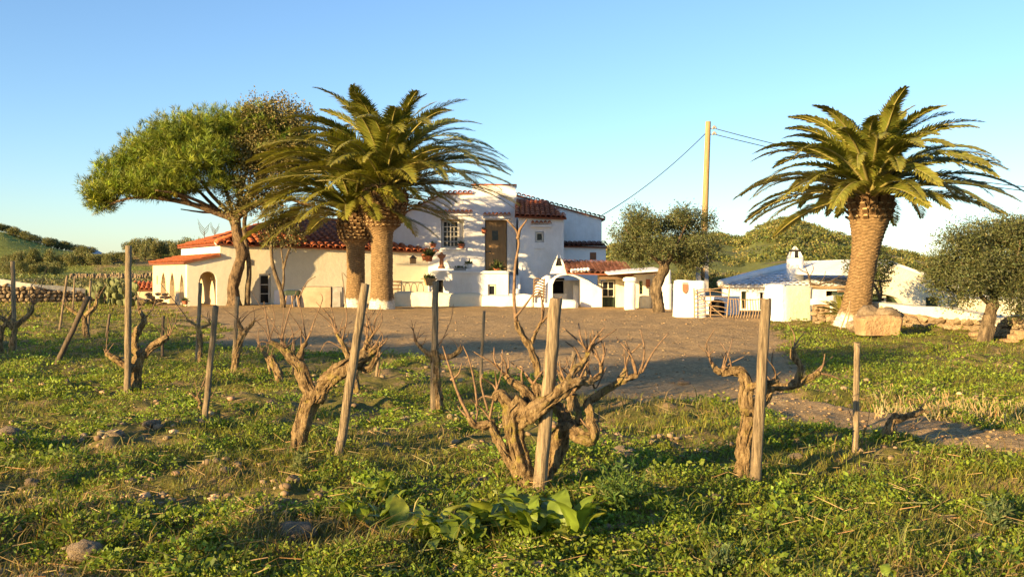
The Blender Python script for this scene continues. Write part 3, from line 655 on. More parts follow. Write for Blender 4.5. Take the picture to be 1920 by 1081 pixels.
def window(parent, fr, s0, s1, z0, z1, cols, rows, o=0.0, bar=.035, fw=.06, frame='frame', name='window', leaf2=False):
    mb = MB(); mb.box(fr, s0, s0 + fw, o - .05, o + .03, z0, z1); mb.box(fr, s1 - fw, s1, o - .05, o + .03, z0, z1)
    mb.box(fr, s0 + fw, s1 - fw, o - .05, o + .028, z0, z0 + fw); mb.box(fr, s0 + fw, s1 - fw, o - .05, o + .028, z1 - fw, z1)
    wv = mb.build(name, M[frame], parent)
    mb = MB()
    for i in range(1, cols):
        s = s0 + fw + (s1 - s0 - 2 * fw) * i / cols; b = bar * (1.7 if leaf2 and i * 2 == cols else 1); mb.box(fr, s - b / 2, s + b / 2, o - .03, o + .018, z0 + fw, z1 - fw)
    for j in range(1, rows):
        z = z0 + fw + (z1 - z0 - 2 * fw) * j / rows; mb.box(fr, s0 + fw, s1 - fw, o - .027, o + .014, z - bar / 2, z + bar / 2)
    if mb.v: mb.build('glazing_bar', M[frame], wv)
    for i in range(cols):
        for j in range(rows):
            sa = s0 + fw + (s1 - s0 - 2 * fw) * i / cols; sb = s0 + fw + (s1 - s0 - 2 * fw) * (i + 1) / cols
            za = z0 + fw + (z1 - z0 - 2 * fw) * j / rows; zb = z0 + fw + (z1 - z0 - 2 * fw) * (j + 1) / rows
            mb = MB(); mb.box(fr, sa + .002, sb - .002, o - .02, o - .008, za + .002, zb - .002); mb.build('pane', M['glass'], wv)
    return wv
def planks(parent, fr, s0, s1, z0, z1, n, o=0.0, mat='door', th=.04):
    for i in range(n):
        a = s0 + (s1 - s0) * i / n + .004; b = s0 + (s1 - s0) * (i + 1) / n - .004
        mb = MB(); mb.box(fr, a, b, o - th, o + (.006 if i % 2 else 0), z0, z1); mb.build('plank', M[mat], parent)
# ------------------------------------------------------------------ long barn with hip roof (left)
TH = math.radians(28.5); C0 = P(413, 570, 41.5); BF = Fr(C0.x, C0.y, TH); u, n_ = BF.u, BF.n; back = -n_; Z1 = Vector((0, 0, 1))
barn = thing('long_barn', 'long low cream barn with orange tiled hip roof and arched passage at the left', 'barn', (C0.x, C0.y, 0))
LF, LS, ZE, RISE = 9.75, 8.8, 2.60, 1.36
mb = MB(); zt = lambda s: 2.60 - .028 * s
lean = 1.34
mb.wall(BF, -.35, 0, 0, LF, -.3, zt, [(1.62, 2.12, -.31, 1.32)])
mb.build('wall', M['cream'], barn)
mb = MB()    # end wall of the lean-to with its round arch, sloping head
mb.wall(BF, -.35, 0, -lean, 0, -.3, lambda s: 2.05 + (s) * .18, [(-.86, -.14, -.31, 1.42, 'round', 1.0)]); mb.build('wall', M['cream'], barn)
SF = Fr(C0.x, C0.y, TH + math.pi / 2)      # side frame: s runs back along the end wall, outward is -u
SF.u = back; SF.n = -u
mb = MB(); mb.wall(SF, -.35, 0, .35, LS, -.3, 2.6); mb.build('wall', M['white'], barn)
mb = MB(); mb.wall(SF, -.3 + lean, lean - .001, .35, LS - .3, -.3, 1.78, [(.35+.25, 1.75, .1, 1.32, 'gothic', 1.0), (2.75, 4.15, -.31, 1.38, 'gothic', 1.1), (5.0, 6.5, .25, 1.38, 'gothic', 1.0), (7.3, 7.65, .8, 1.2)], 1)
mb.build('arcade', M['ochre'], barn)
mb = MB(); mb.box(SF, LS - .32, LS, 0, lean, -.3, 1.8); mb.build('wall', M['ochre'], barn)
mb = MB(); mb.box(SF, .36, LS - .4, .001, .02, -.3, 1.7); mb.build('inner_wall', M['ochre'], barn)
# floor shade inside is real; main hip roof
E = .18
p = lambda s, b, z: BF.pt(s, -b, z)
eF0, eF1 = p(-E, -E, ZE - .02), p(LF + E, -E, ZE - .30); rid0, rid1 = p(4.1, 4.1, ZE + RISE), p(LF + E, 4.1, ZE + RISE - .25); eB0 = p(-E, LS, ZE + .0)
roof = slab('roof', M['slab'], barn, [eF0, eF1, rid1, rid0])
slab('roof', M['slab'], barn, [eB0, eF0, rid0, p(4.1, LS - 4.1, ZE + RISE)])
slab('roof', M['slab'], barn, [p(LF + E, LS, ZE), eB0, p(4.1, LS - 4.1, ZE + RISE), rid1])
a_ = (eF1 - eF0); dn = (eF0 - (rid0 - u * (4.1 + E))); slen = dn.length; al = a_.length
tiles(roof, eF0, a_, dn, lambda s, t_: s > t_ * (4.1 + E) / slen * 1.0 + .12 and t_ < slen - .1, int(al / .335), int(slen / .40) + 1, .335, .40, seed=3, sc_=1.22)
dnL = eF0 - (rid0 + n_ * (4.1 + E)); aL = eB0 - eF0
r2 = [o for o in C.objects if o.parent == barn and o.name.startswith('roof')][1]
tiles(r2, eF0, aL, Vector((dnL.x, dnL.y, dnL.z)), lambda s, t_: s > t_ * .97 + .1 and s < aL.length - t_ * .97 and t_ < 4.2, int(aL.length / .30), 11, .30, .40, joined=True, seed=4)
mb = MB(); mb.tube([rid0, rid1], .11, 10, None, 0); mb.tube([eF0 + Z1 * .08, rid0 + Z1 * .06], .095, 10); mb.build('ridge_cap', M['tile'], barn, True)
mb = MB(); mb.tube([eF0 + Z1 * .02 + n_ * -.12, eF0 + Z1 * .12 + u * .25 + back * .25], [.12, .10], 10); mb.build('corner_cap', M['white'], barn, True)
# lean-to roof on the side
l0, l1 = SF.pt(-.12, lean + .16, 1.80), SF.pt(LS + .1, lean + .16, 1.80); h0, h1 = SF.pt(-.12, 0, 2.12), SF.pt(LS + .1, 0, 2.12)
lr = slab('lean_to_roof', M['slab'], barn, [l0, l1, h1, h0]); dl = l0 - h0
tiles(lr, l0, l1 - l0, dl, lambda s, t_: t_ < dl.length - .1, int((l1 - l0).length / .26), 4, .26, .38, joined=True, seed=5, sc_=.95)
window(barn, BF, 1.64, 2.10, .02, 1.30, 1, 3, -.12)
mb = MB(); mb.box(BF, 2.25, 4.6, .003, .07, -.2, .62); mb.build('plinth', M['white'], barn)
mb = MB(); mb.box(BF, 1.05, 1.16, .003, .07, 1.72, 1.95); mb.build('wall_stone', M['ochre'], barn)
# small hutch with tiled roof at the far end of the arcade
hp = SF.pt(LS + .6, lean + .4, 0); hut = thing('stone_hutch', 'tiny low hutch with red tiled lid at the left end of the barn', 'hutch', hp)
HB = Fr(hp.x, hp.y, .25); mb = MB(); mb.lumpy(HB, -.65, .65, -.8, 0, -.2, .50, .2, .03, .04, 4); mb.build('wall', M['ochre'], hut)
hr = slab('roof', M['slab'], hut, [HB.pt(-.75, .12, .52), HB.pt(.75, .12, .52), HB.pt(.75, -.9, .85), HB.pt(-.75, -.9, .85)])
tiles(hr, HB.pt(-.75, .12, .52), HB.u, HB.n * 1.02 - Z1 * .33, lambda s, t_: t_ < 1.0, 7, 3, .215, .38, seed=6, sc_=.9)
# stacked loose stones and pot along the arcade foot
def stone_me(seed, n=6):
    rs = random.Random(seed); bm = bmesh.new(); bmesh.ops.create_icosphere(bm, subdivisions=1, radius=.5)
    for v in bm.verts:
        c = v.co; m = max(abs(c.x), abs(c.y), abs(c.z)); v.co = c.lerp(c / m * .5, .55) * rs.uniform(.82, 1.12)
    me = bpy.data.meshes.new('stone'); bm.to_mesh(me); bm.free(); return me
STONES = [stone_me(i) for i in range(8)]
for q in STONES: q.materials.append(M['stone'])
def rock_me(seed, sub=3, amp=.35):
    bm = bmesh.new(); bmesh.ops.create_icosphere(bm, subdivisions=sub, radius=.5); o = seed * 3.7
    for v in bm.verts:
        c = v.co.copy(); q = 1 + amp * ((float(vnoise(c.x * 3 + o, c.y * 3 + c.z * 2, 1, seed)) - .5) * 1.6 + (float(vnoise(c.x * 8 + c.z * 5 + o, c.y * 8, 1, seed + 2)) - .5) * .7); v.co = c * q
    me = bpy.data.meshes.new('rock'); bm.to_mesh(me); bm.free(); me.polygons.foreach_set('use_smooth', np.ones(len(me.polygons), bool)); return me
ROCKS = [rock_me(i) for i in range(6)]
for q in ROCKS: q.materials.append(M['rock'])
def single(name, me, loc, scale, rot, label, cat, group=None):
    o = bpy.data.objects.new(name, me); C.objects.link(o); o.location = loc; o.scale = scale; o.rotation_euler = rot; ORG[o] = Vector(loc); return tag(o, label, cat, group)
t = thing('stone_heap', 'two short stacks of loose yellow stones at the foot of the pointed arches', 'stone heap', P(295, 572, 43))
rs = random.Random(9)
for i in range(22):
    c = 283 if i % 2 else 305; lv = i // 6; pp = P(c + rs.uniform(-9, 9), 0, 42.6 + rs.uniform(-.3, .3)); pp.z = .05 + lv * .13
    inst('stone', STONES[i % 8], M['stone'], t, Matrix.Translation(pp) @ Matrix.Rotation(rs.uniform(0, 6), 4, 'Z') @ Matrix.Diagonal((rs.uniform(.25, .4), .28, rs.uniform(.13, .2), 1)))
# ------------------------------------------------------------------ main two storey house
def hood(parent, fr, s0, s1, z, o=0.0, n=6, me=TILE, mat=None):
    mb = MB(); mb.box(fr, s0, s1, o + .002, o + .16, z - .13, z - .05); h = mb.build('hood', M['white'], parent)
    for i in range(n):
        s = s0 + (s1 - s0) * (i + .5) / n; p0 = fr.pt(s, o + .26, z + .0); up = (-fr.n * .3 + Z1 * .1).normalized(); nn = fr.u.cross(up).normalized()
        Mx = Matrix(((fr.u.x, up.x, nn.x, p0.x), (fr.u.y, up.y, nn.y, p0.y), (fr.u.z, up.z, nn.z, p0.z), (0, 0, 0, 1))) @ Matrix.Diagonal((-(s1 - s0) / n / .235, -.62, 1, 1))
        inst('roof_tile', me, mat or M['tile_brown'], h, Mx)
    return h
DH = 46.0; HF = Fr(0, DH, 0.0); hs = lambda px: PX(px, DH); hz = lambda py: PZ(py, DH)
house = thing('farmhouse', 'tall white two storey farmhouse with plank door and stepped tiled roofs', 'house', (PX(860, DH), DH, 0))
mb = MB(); wtop = lambda s: float(np.interp(s, [hs(690), hs(760), hs(830), hs(968)], [hz(430), hz(392), hz(362), hz(362)]))
mb.wall(HF, -.4, 0, hs(690), hs(968), -.3, wtop, [(hs(827), hs(870), hz(465), hz(411)), (hs(909), hs(951), hz(508), hz(412))]); mb.build('wall', M['white'], house)
mb = MB(); mb.box(HF, hs(968) - .4, hs(968), -7, -.41, -.3, hz(362)); mb.box(HF, hs(690), hs(968), -7, -6.6, -.3, hz(400)); mb.build('wall', M['white'], house)
mb = MB(); mb.box(HF, hs(826), hs(871), -.39, -.30, hz(466), hz(410)); mb.box(HF, hs(908), hs(952), -.39, -.30, hz(508), hz(411)); mb.build('recess_lining', M['white'], house)
# parapet block at the top right and red coping
mb = MB(); mb.wall(HF, -1.6, -.012, hs(886), hs(967), hz(364), lambda s: hz(347) - .0 * s); mb.build('parapet', M['white'], house)
mb = MB(); mb.box(HF, hs(884), hs(969), -1.65, .05, hz(347), hz(345)); mb.build('coping', M['tile'], house)
def coping(parent, fr, pts, o, n, me=TILE, mat=None):
    for (a, b), m in zip(zip(pts[:-1], pts[1:]), n):
        for i in range(m):
            q = a.lerp(b, (i + .5) / m); dv = (b - a).normalized(); out = fr.n; up = dv.cross(out)
            if up.z < 0: up = -up; dv = -dv
            q = q + out * .16
            Mx = Matrix(((dv.x, out.x, up.x, q.x), (dv.y, out.y, up.y, q.y), (dv.z, out.z, up.z, q.z), (0, 0, 0, 1))) @ Matrix.Diagonal(((b - a).length / m / .235, 1, .9, 1))
            inst('roof_tile', me, mat or M['tile'], parent, Mx)
cp = slab('roof', M['slab'], house, [HF.pt(hs(690), .1, hz(431)), HF.pt(hs(830), .1, hz(361)), HF.pt(hs(830), -6.8, hz(361)), HF.pt(hs(690), -6.8, hz(431))], .08)
slab('roof', M['slab'], house, [HF.pt(hs(830), .1, hz(361)), HF.pt(hs(886), .1, hz(361)), HF.pt(hs(886), -6.8, hz(375)), HF.pt(hs(830), -6.8, hz(375))], .08)
coping(cp, HF, [HF.pt(hs(690), 0, hz(430) + .01), HF.pt(hs(830), 0, hz(361) + .01), HF.pt(hs(886), 0, hz(361) + .01)], 0, (15, 6))
# gable wing to the right
GF = Fr(0, 49.0, 0); gs = lambda px: PX(px, 49); g_ = lambda py: PZ(py, 49)
mb = MB(); gt = lambda s: float(np.interp(s, [gs(940), gs(968), gs(1132)], [g_(358), g_(364), g_(411)])); mb.wall(GF, -5, 0, gs(940), gs(1128), -.3, gt); mb.build('gable_wing', M['white'], house)
gr = slab('roof', M['slab'], house, [GF.pt(gs(940), .12, g_(357)), GF.pt(gs(1135), .12, g_(410)), GF.pt(gs(1135), -5.1, g_(410)), GF.pt(gs(940), -5.1, g_(357))], .08)
coping(gr, GF, [GF.pt(gs(960), 0, g_(361)), GF.pt(gs(1135), 0, g_(409))], 0, (20,))
# lower lean-to below the gable, with tiled edge and brick window
LFm = Fr(0, 47.6, 0); ls = lambda px: PX(px, 47.6); lz = lambda py: PZ(py, 47.6)
mb = MB(); mb.wall(LFm, -1.3, 0, ls(1050), ls(1136), -.3, lz(461), [(ls(1106), ls(1118), lz(487), lz(473))]); mb.build('lean_to', M['white'], house)
lw = thing  # (name kept free)
mb = MB(); mb.box(LFm, ls(1105), ls(1119), -.2, -.08, lz(488), lz(472)); bw = mb.build('brick_grille', M['brick'], house)
for i in range(3):
    for j in range(3):
        mb = MB(); a = ls(1106) + (ls(1118) - ls(1106)) * (i + .12) / 3; b = a + (ls(1118) - ls(1106)) * .25; z = lz(487) + (lz(473) - lz(487)) * (j + .1) / 3; mb.box(LFm, a, b, -.078, -.03, z, z + (lz(473) - lz(487)) * .27); mb.build('brick', M['brick'], bw)
lr2 = slab('lean_to_roof', M['slab'], house, [LFm.pt(ls(1048), .15, lz(461)), LFm.pt(ls(1138), .15, lz(463)), LFm.pt(ls(1138), -1.35, lz(455)), LFm.pt(ls(1048), -1.35, lz(453))], .06)
tiles(lr2, LFm.pt(ls(1048), .15, lz(461)), LFm.u, LFm.n * 1.5 - Z1 * .2, lambda s, t_: True, 10, 4, .235, .38, TILE_B, M['tile_brown'], seed=8)
# projecting stair tower with tiled roof and little window
TFm = Fr(0, 44.2, 0); ts = lambda px: PX(px, 44.2); tz = lambda py: PZ(py, 44.2)
mb = MB(); mb.wall(TFm, -.3, 0, ts(972), ts(1057), -.3, tz(407), [(ts(1003), ts(1020), tz(454), tz(434))]); mb.wall(TFm, -4.9, -.301, ts(972), ts(972) + .3, -.3, tz(400)); mb.wall(TFm, -4.9, -.301, ts(1057) - .3, ts(1057), -.3, tz(400)); mb.build('stair_tower', M['white'], house)
window(house, TFm, ts(1004), ts(1019), tz(453), tz(435), 1, 1, -.1, fw=.07)
mb = MB(); mb.box(TFm, ts(1002), ts(1021), .002, .05, tz(466), tz(464)); mb.build('sill', M['white'], house)
hood(house, TFm, ts(995), ts(1034), tz(420), 0, 5)
tr0, tr1 = TFm.pt(ts(965), .2, tz(405)), TFm.pt(ts(1062), .2, tz(409)); tb0, tb1 = TFm.pt(ts(968), -3.1, tz(405) + 1.0), TFm.pt(ts(1030), -3.1, tz(407) + .95)
trf = slab('tower_roof', M['slab'], house, [tr0, tr1, tb1, tb0], .08); dt = tr0 - (tb0 - (tr1 - tr0).normalized() * 0)
tiles(trf, tr0, tr1 - tr0, Vector((0, dt.y, dt.z)), lambda s, t_: s < 2.26 - .22 * t_ + .0 or t_ < .3, 10, 8, .228, .38, seed=10, sc_=1.0)
# window and hood, door and hood
wd = window(house, HF, hs(828), hs(861), hz(465), hz(412), 4, 5, -.16, .03, .09, leaf2=True)
mb = MB(); mb.box(HF, hs(824), hs(873), .002, .10, hz(468), hz(465)); mb.build('sill', M['white'], house)
mb = MB(); mb.box(HF, hs(826), hs(863), -.12, .03, hz(413), hz(411)); mb.build('lintel', M['door'], house)
hood(house, HF, hs(815), hs(887), hz(399), 0, 9); hood(house, HF, hs(906), hs(958), hz(404), 0, 7)
mb = MB(); mb.box(HF, hs(910), hs(950), -.30, -.22, hz(507), hz(412)); dr = mb.build('door', M['door'], house)
planks(dr, HF, hs(911), hs(949), hz(507), hz(416), 7, -.17, 'door', .045)
mb = MB(); mb.box(HF, hs(921), hs(935.5), -.165, -.145, hz(451), hz(431)); mb.build('window_frame', M['door'], dr)
mb = MB(); mb.box(HF, hs(922.5), hs(934), -.144, -.138, hz(450), hz(432)); mb.build('pane', M['glass'], dr)
mb = MB(); mb.box(HF, hs(920), hs(935), -.162, -.140, hz(471), hz(452)); mb.build('hatch', M['door'], dr)
mb = MB(); mb.box(HF, hs(911), hs(921), -.162, -.12, hz(473), hz(471)); mb.build('handle', M['metal'], dr)
# terrace in front with lower store window
TE = Fr(0, 43.0, 0); es = lambda px: PX(px, 43); ez = lambda py: PZ(py, 43)
mb = MB(); mb.wall(TE, -.35, 0, es(806), es(953), -.3, ez(512), [(es(915), es(930), ez(554), ez(533)), (es(818), es(831), ez(554), ez(525))]); mb.wall(TE, -2.99, -.351, es(953) - .3, es(953), -.3, ez(512)); mb.wall(TE, -2.99, -.351, es(806), es(806) + .3, -.3, ez(512)); mb.build('terrace', M['white'], house)
mb = MB(); mb.lumpy(TE, es(804), es(955), -2.98, .09, ez(512), ez(507), .3, .008, .03, 3); mb.build('terrace_slab', M['white'], house)
for a, b, c_ in ((914, 931, 532), (817, 832, 524)):
    mb = MB(); mb.box(TE, es(a), es(b), -.3, -.2, ez(555), ez(c_)); mb.build('store_dark_backing', M['dark'], house)  # black panels behind the window openings stand in for the unlit room
window(house, TE, es(915.5), es(929), ez(554), ez(534), 1, 1, -.10, fw=.05)
mb = MB()
for i in range(7): mb.box(Fr(0, 44.0, 0), PX(955, 44), PX(975, 44), .0 + .2 * i - .0, .2 + .2 * i, -.1, 1.25 - .2 * i)
mb.build('steps', M['white'], house)
# ------------------------------------------------------------------ low garden wall
GW = Fr(0, 40.6, 0); ws = lambda px: PX(px, 40.6); wz = lambda py: PZ(py, 40.6)
lwall = thing('garden_wall', 'long low whitewashed garden wall edging the yard before the farmhouse', 'wall', (ws(860), 40.6, 0))
mb = MB(); mb.lumpy(GW, ws(738), ws(905), -.3, 0, -.3, wz(546), .16, .03, .07, 2, lambda f: 1 - .10 * f); mb.build('wall', M['limew'], lwall, True)
mb = MB(); mb.lumpy(GW, ws(903), ws(1002), -.32, .03, -.3, wz(552), .14, .045, .09, 3); mb.build('wall', M['roughwhite'], lwall, True)
mb = MB(); mb.lumpy(Fr(0, 39.0, 0), PX(1042, 39), PX(1083, 39), -.5, .05, -.3, PZ(560, 39), .14, .05, .12, 5); mb.build('wall', M['roughwhite'], lwall, True)
mb = MB(); mb.lumpy(GW, ws(1000), ws(1044), -.3, .0, -.3, wz(557), .14, .04, .09, 6); mb.build('wall', M['roughwhite'], lwall, True)
# ------------------------------------------------------------------ vaulted oven porch
DO = 39.6; OF = Fr(0, DO, 0); q_ = lambda px: PX(px, DO); z_ = lambda py: PZ(py, DO)
oven = thing('oven_porch', 'small white vaulted oven porch with pyramid chimney in front of the house', 'outbuilding', (q_(1060), DO, 0))
vtop = lambda s: float(np.interp(s, [q_(x) for x in (1000, 1015, 1030, 1048, 1066, 1085, 1100, 1116, 1130)], [z_(y) for y in (560, 543, 525, 514, 511.5, 516, 524, 535, 543)]))
vin = lambda s: 0
mb = MB()       # front face with the arched mouth: strips between outer and inner curve
inn = lambda s: float(np.interp(s, [q_(x) for x in (1036, 1040, 1050, 1064, 1078, 1090, 1098, 1106)], [z_(y) for y in (534, 523, 516.5, 514.5, 518, 525, 533, 545)]))
for i in range(26):
    a = q_(1002) + (q_(1129) - q_(1002)) * i / 26; b = q_(1002) + (q_(1129) - q_(1002)) * (i + 1) / 26; m = (a + b) / 2
    lo_a, lo_b = (inn(a), inn(b)) if q_(1036) < m < q_(1089) else (-.3, -.3)
    mb.hexa([OF.pt(a, 0, lo_a), OF.pt(b, 0, lo_b), OF.pt(b, -.22, lo_b), OF.pt(a, -.22, lo_a), OF.pt(a, 0, vtop(a)), OF.pt(b, 0, vtop(b)), OF.pt(b, -.22, vtop(b)), OF.pt(a, -.22, vtop(a))])
mb.build('arch_wall', M['white'], oven)
mb = MB()       # vault behind, a curved shell
for i in range(26):
    a = q_(1002) + (q_(1129) - q_(1002)) * i / 26; b = q_(1002) + (q_(1129) - q_(1002)) * (i + 1) / 26
    mb.hexa([OF.pt(a, -.221, vtop(a) - .09), OF.pt(b, -.221, vtop(b) - .09), OF.pt(b, -1.9, vtop(b) - .09), OF.pt(a, -1.9, vtop(a) - .09), OF.pt(a, -.221, vtop(a) - .01), OF.pt(b, -.221, vtop(b) - .01), OF.pt(b, -1.9, vtop(b) - .01), OF.pt(a, -1.9, vtop(a) - .01)])
mb.build('vault', M['white'], oven, True)
mb = MB(); mb.wall(OF, -1.95, -1.7, q_(1030), q_(1100), -.3, z_(526), [(q_(1037), q_(1061), z_(552), z_(527))]); mb.box(OF, q_(1030), q_(1034), -1.69, -.23, -.3, z_(530)); mb.build('back_wall', M['white'], oven)
mb = MB(); mb.box(OF, q_(1035), q_(1063), -2.9, -1.96, z_(556), z_(522)); mb.build('oven_mouth', M['dark'], oven)
mb = MB(); mb.box(OF, q_(1036), q_(1066), -1.69, -1.3, -.3, z_(552)); mb.build('hearth', M['white'], oven)
mb = MB(); mb.lumpy(OF, q_(1002), q_(1034), -1.2, -.6, -.3, z_(516), .15, .03, .06, 8, lambda f: .72 + .28 * min(1, f * 1.6)); mb.build('shoulder', M['white'], oven, True)
c = OF.pt(q_(1051), -1.5, 0); zb, zt_ = z_(513), z_(471); hw = q_(1068) - q_(1051)
mb = MB(); B4 = [c + Vector((sx * hw, sy * hw * .9, zb)) for sx, sy in ((-1, -1), (1, -1), (1, 1), (-1, 1))]; zm = zb + (zt_ - zb) * .36; f_ = .68
M4 = [c + Vector((sx * hw * f_, sy * hw * .9 * f_, zm)) for sx, sy in ((-1, -1), (1, -1), (1, 1), (-1, 1))]; mb.hexa(B4 + M4); ch = mb.build('chimney', M['white'], oven)
mb = MB(); ap = c + Vector((0, 0, zt_))
for k in range(4):
    a, b = M4[k], M4[(k + 1) % 4]; w_ = .2
    for (x0, x1) in ((a, a.lerp(b, w_)), (b.lerp(a, w_), b)): mb.add([x0, x1, ap + (x1 - ap) * .04, ap + (x0 - ap) * .04, x0 * .9 + Vector((c.x, c.y, x0.z)) * .1, x1 * .9 + Vector((c.x, c.y, x1.z)) * .1, ap, ap], [(0, 1, 2, 3), (4, 5, 6, 7), (0, 1, 5, 4), (1, 2, 6, 5), (3, 0, 4, 7)])
mb.build('cowl', M['white'], ch)
mb = MB(); cc = Vector((c.x, c.y, zm)); mb.prism([cc + Vector((-hw * .4, -hw * .3, 0)), cc + Vector((hw * .4, -hw * .3, 0)), cc + Vector((hw * .4, hw * .3, 0)), cc + Vector((-hw * .4, hw * .3, 0))], (0, 0, (zt_ - zm) * .55)); mb.build('flue', M['dark'], ch)
# right hand buttress wall of the porch
mb = MB(); mb.wall(OF, -.5, .003, q_(1089), q_(1129), -.3, lambda s: float(np.interp(s, [q_(1089), q_(1129)], [z_(520), z_(541)])), (), 3); mb.build('buttress', M['white'], oven)
mb = MB(); mb.box(OF, q_(1078), q_(1088.5), -1.2, -1.1, -.2, z_(536)); mb.build('side_door', M['white'], oven)
# curved twig trellis leaning on the left shoulder
tl = thing('twig_trellis', 'little trellis of bent twigs leaning left of the oven mouth', 'trellis', OF.pt(q_(1009), .12, 0))
for i in range(7):
    y = 557 - i * 5.2; mb = MB(); mb.tube([OF.pt(q_(1000 + i * .3), .1, z_(y)), OF.pt(q_(1005), .14, z_(y - 3.5)), OF.pt(q_(1011), .14, z_(y - 3.4)), OF.pt(q_(1019 + i * .3), .1, z_(y + .5))], .03, 6); mb.build('rung', M['timber'], tl, True)
for x in (1000, 1019):
    mb = MB(); mb.tube([OF.pt(q_(x), .1, z_(566)), OF.pt(q_(x + .5), .11, z_(545)), OF.pt(q_(x + 1.5), .1, z_(522))], .035, 6); mb.build('upright', M['timber'], tl, True)
# ------------------------------------------------------------------ tiled store with half glazed door
DS = 39.0; SFm = Fr(0, DS, 0); s_ = lambda px: PX(px, DS); y_ = lambda py: PZ(py, DS)
store = thing('tiled_store', 'low store room with aged tile roof and half glazed dark green door', 'outbuilding', (s_(1150), DS, 0))
mb = MB(); mb.wall(SFm, -1.2, -1.0, s_(1125), s_(1180), -.3, y_(514), [(s_(1131), s_(1159), -.31, y_(525))]); mb.box(SFm, s_(1176), s_(1180), -.999, .0, -.3, y_(514)); mb.build('wall', M['limew'], store)
mb = MB(); mb.box(SFm, s_(1132), s_(1158), -1.12, -1.06, -.1, y_(526)); dd = mb.build('door', M['green'], store)
window(dd, SFm, s_(1133), s_(1157), y_(557), y_(527), 2, 2, -1.03, .05, .06) if False else None
mb = MB(); fr2 = SFm
for (a, b, zz0, zz1) in ((1133, 1135, 558, 527), (1155, 1157, 558, 527), (1144, 1146, 556, 529)): mb.box(fr2, s_(a), s_(b), -1.055, -1.02, y_(zz0), y_(zz1))
for (zz0, zz1) in ((558, 556), (529, 527), (543, 541.5)): mb.box(fr2, s_(1135.02), s_(1154.98), -1.053, -1.024, y_(zz0), y_(zz1))
mb.build('window_frame', M['frame'], dd)
for i in range(2):
    for j in range(2):
        mb = MB(); mb.box(fr2, s_(1135 if i == 0 else 1146) + .003, s_(1144 if i == 0 else 1155) - .003, -1.05, -1.04, y_(556 if j == 0 else 541.5) + .003, y_(543 if j == 0 else 529) - .003); mb.build('pane', M['glass'], dd)
for i in range(3):
    mb = MB(); mb.box(fr2, s_(1134 + i * 8), s_(1140.5 + i * 8), -1.055, -1.035, y_(579), y_(562)); mb.build('panel', M['green'], dd)
mb = MB(); mb.box(SFm, s_(1124), s_(1186), -.35, .05, y_(523), y_(517)); mb.build('lintel', M['timber'], store)
for i in range(7):
    mb = MB(); mb.box(SFm, s_(1128 + i * 8), s_(1131 + i * 8), -1.0, .1, y_(517) + .003, y_(514.5)); mb.build('rafter_end', M['timber'], store)
e0, e1 = SFm.pt(s_(1062), .25, y_(511)), SFm.pt(s_(1187), .25, y_(514)); b0, b1 = SFm.pt(s_(1064), -3.2, y_(490)), SFm.pt(s_(1172), -3.2, y_(492))
b0.z = 1.5 + (505 - 489) * (DS + 3.2) / FPX; b1.z = 1.5 + (505 - 492) * (DS + 3.2) / FPX
srf = slab('roof', M['slab'], store, [e0, e1, b1, b0], .06); tiles(srf, e0, e1 - e0, Vector((0, -3.45, e0.z - b0.z)), lambda s, t_: s < 2.62 - .03 * t_, 12, 9, .22, .39, TILE_B, M['tile_brown'], seed=12, sc_=.97)
for i in range(6):
    mb = MB(); mb.tube([SFm.pt(s_(1072 + i * 6), .27, y_(509 - .5 * i) + .02), SFm.pt(s_(1072 + i * 6), .02, y_(509 - .5 * i) + .05)], .075, 8); mb.build('white_tile_end', M['white'], store, True)
# pergola slab on white pillars
DP = 37.5; PFm = Fr(0, DP, 0); p_ = lambda px: PX(px, DP); pz_ = lambda py: PZ(py, DP)
perg = thing('porch_shelter', 'flat white roofed shelter on stout pillars behind the olive trunk', 'shelter', (p_(1205), DP, 0))
mb = MB(); mb.lumpy(PFm, p_(1172), p_(1192), -.5, 0, -.3, pz_(527), .12, .02, .05, 2); mb.lumpy(PFm, p_(1170), p_(1194), -.54, .04, pz_(527) + .004, pz_(519), .1, .012, .05, 4); mb.build('pillar', M['white'], perg, True)
mb = MB(); mb.prism([PFm.pt(p_(1140), .1, pz_(512)), PFm.pt(p_(1240), .1, pz_(505)), PFm.pt(p_(1240), .1, pz_(508)), PFm.pt(p_(1140), .1, pz_(515))], (0, 2.2, .1)); mb.build('roof_slab', M['white'], perg)
mb = MB(); mb.box(PFm, p_(1182), p_(1238), -.3, -.1, pz_(514), pz_(509)); mb.build('beam', M['timber'], perg)
mb = MB(); mb.wall(PFm, -1.7, -1.45, p_(1190), p_(1245), -.3, pz_(511), [(p_(1208), p_(1215), pz_(553), pz_(527))]); mb.build('wall', M['limew'], perg)
mb = MB(); mb.lumpy(PFm, p_(1204), p_(1227), -1.2, -.9, -.3, pz_(555), .14, .02, .04, 7); mb.build('bench', M['limew'], perg, True)
mb = MB(); mb.box(PFm, p_(1221), p_(1228.5), -1.448, -1.40, pz_(539), pz_(524)); mb.build('plaque', M['pot'], perg)
mb = MB(); mb.lumpy(PFm, p_(1239), p_(1261), -.6, 0, -.3, pz_(531), .13, .03, .05, 9); mb.lumpy(PFm, p_(1247), p_(1260), -.58, -.02, pz_(531) + .004, pz_(505), .12, .02, .06, 10); mb.build('pillar', M['white'], perg, True)
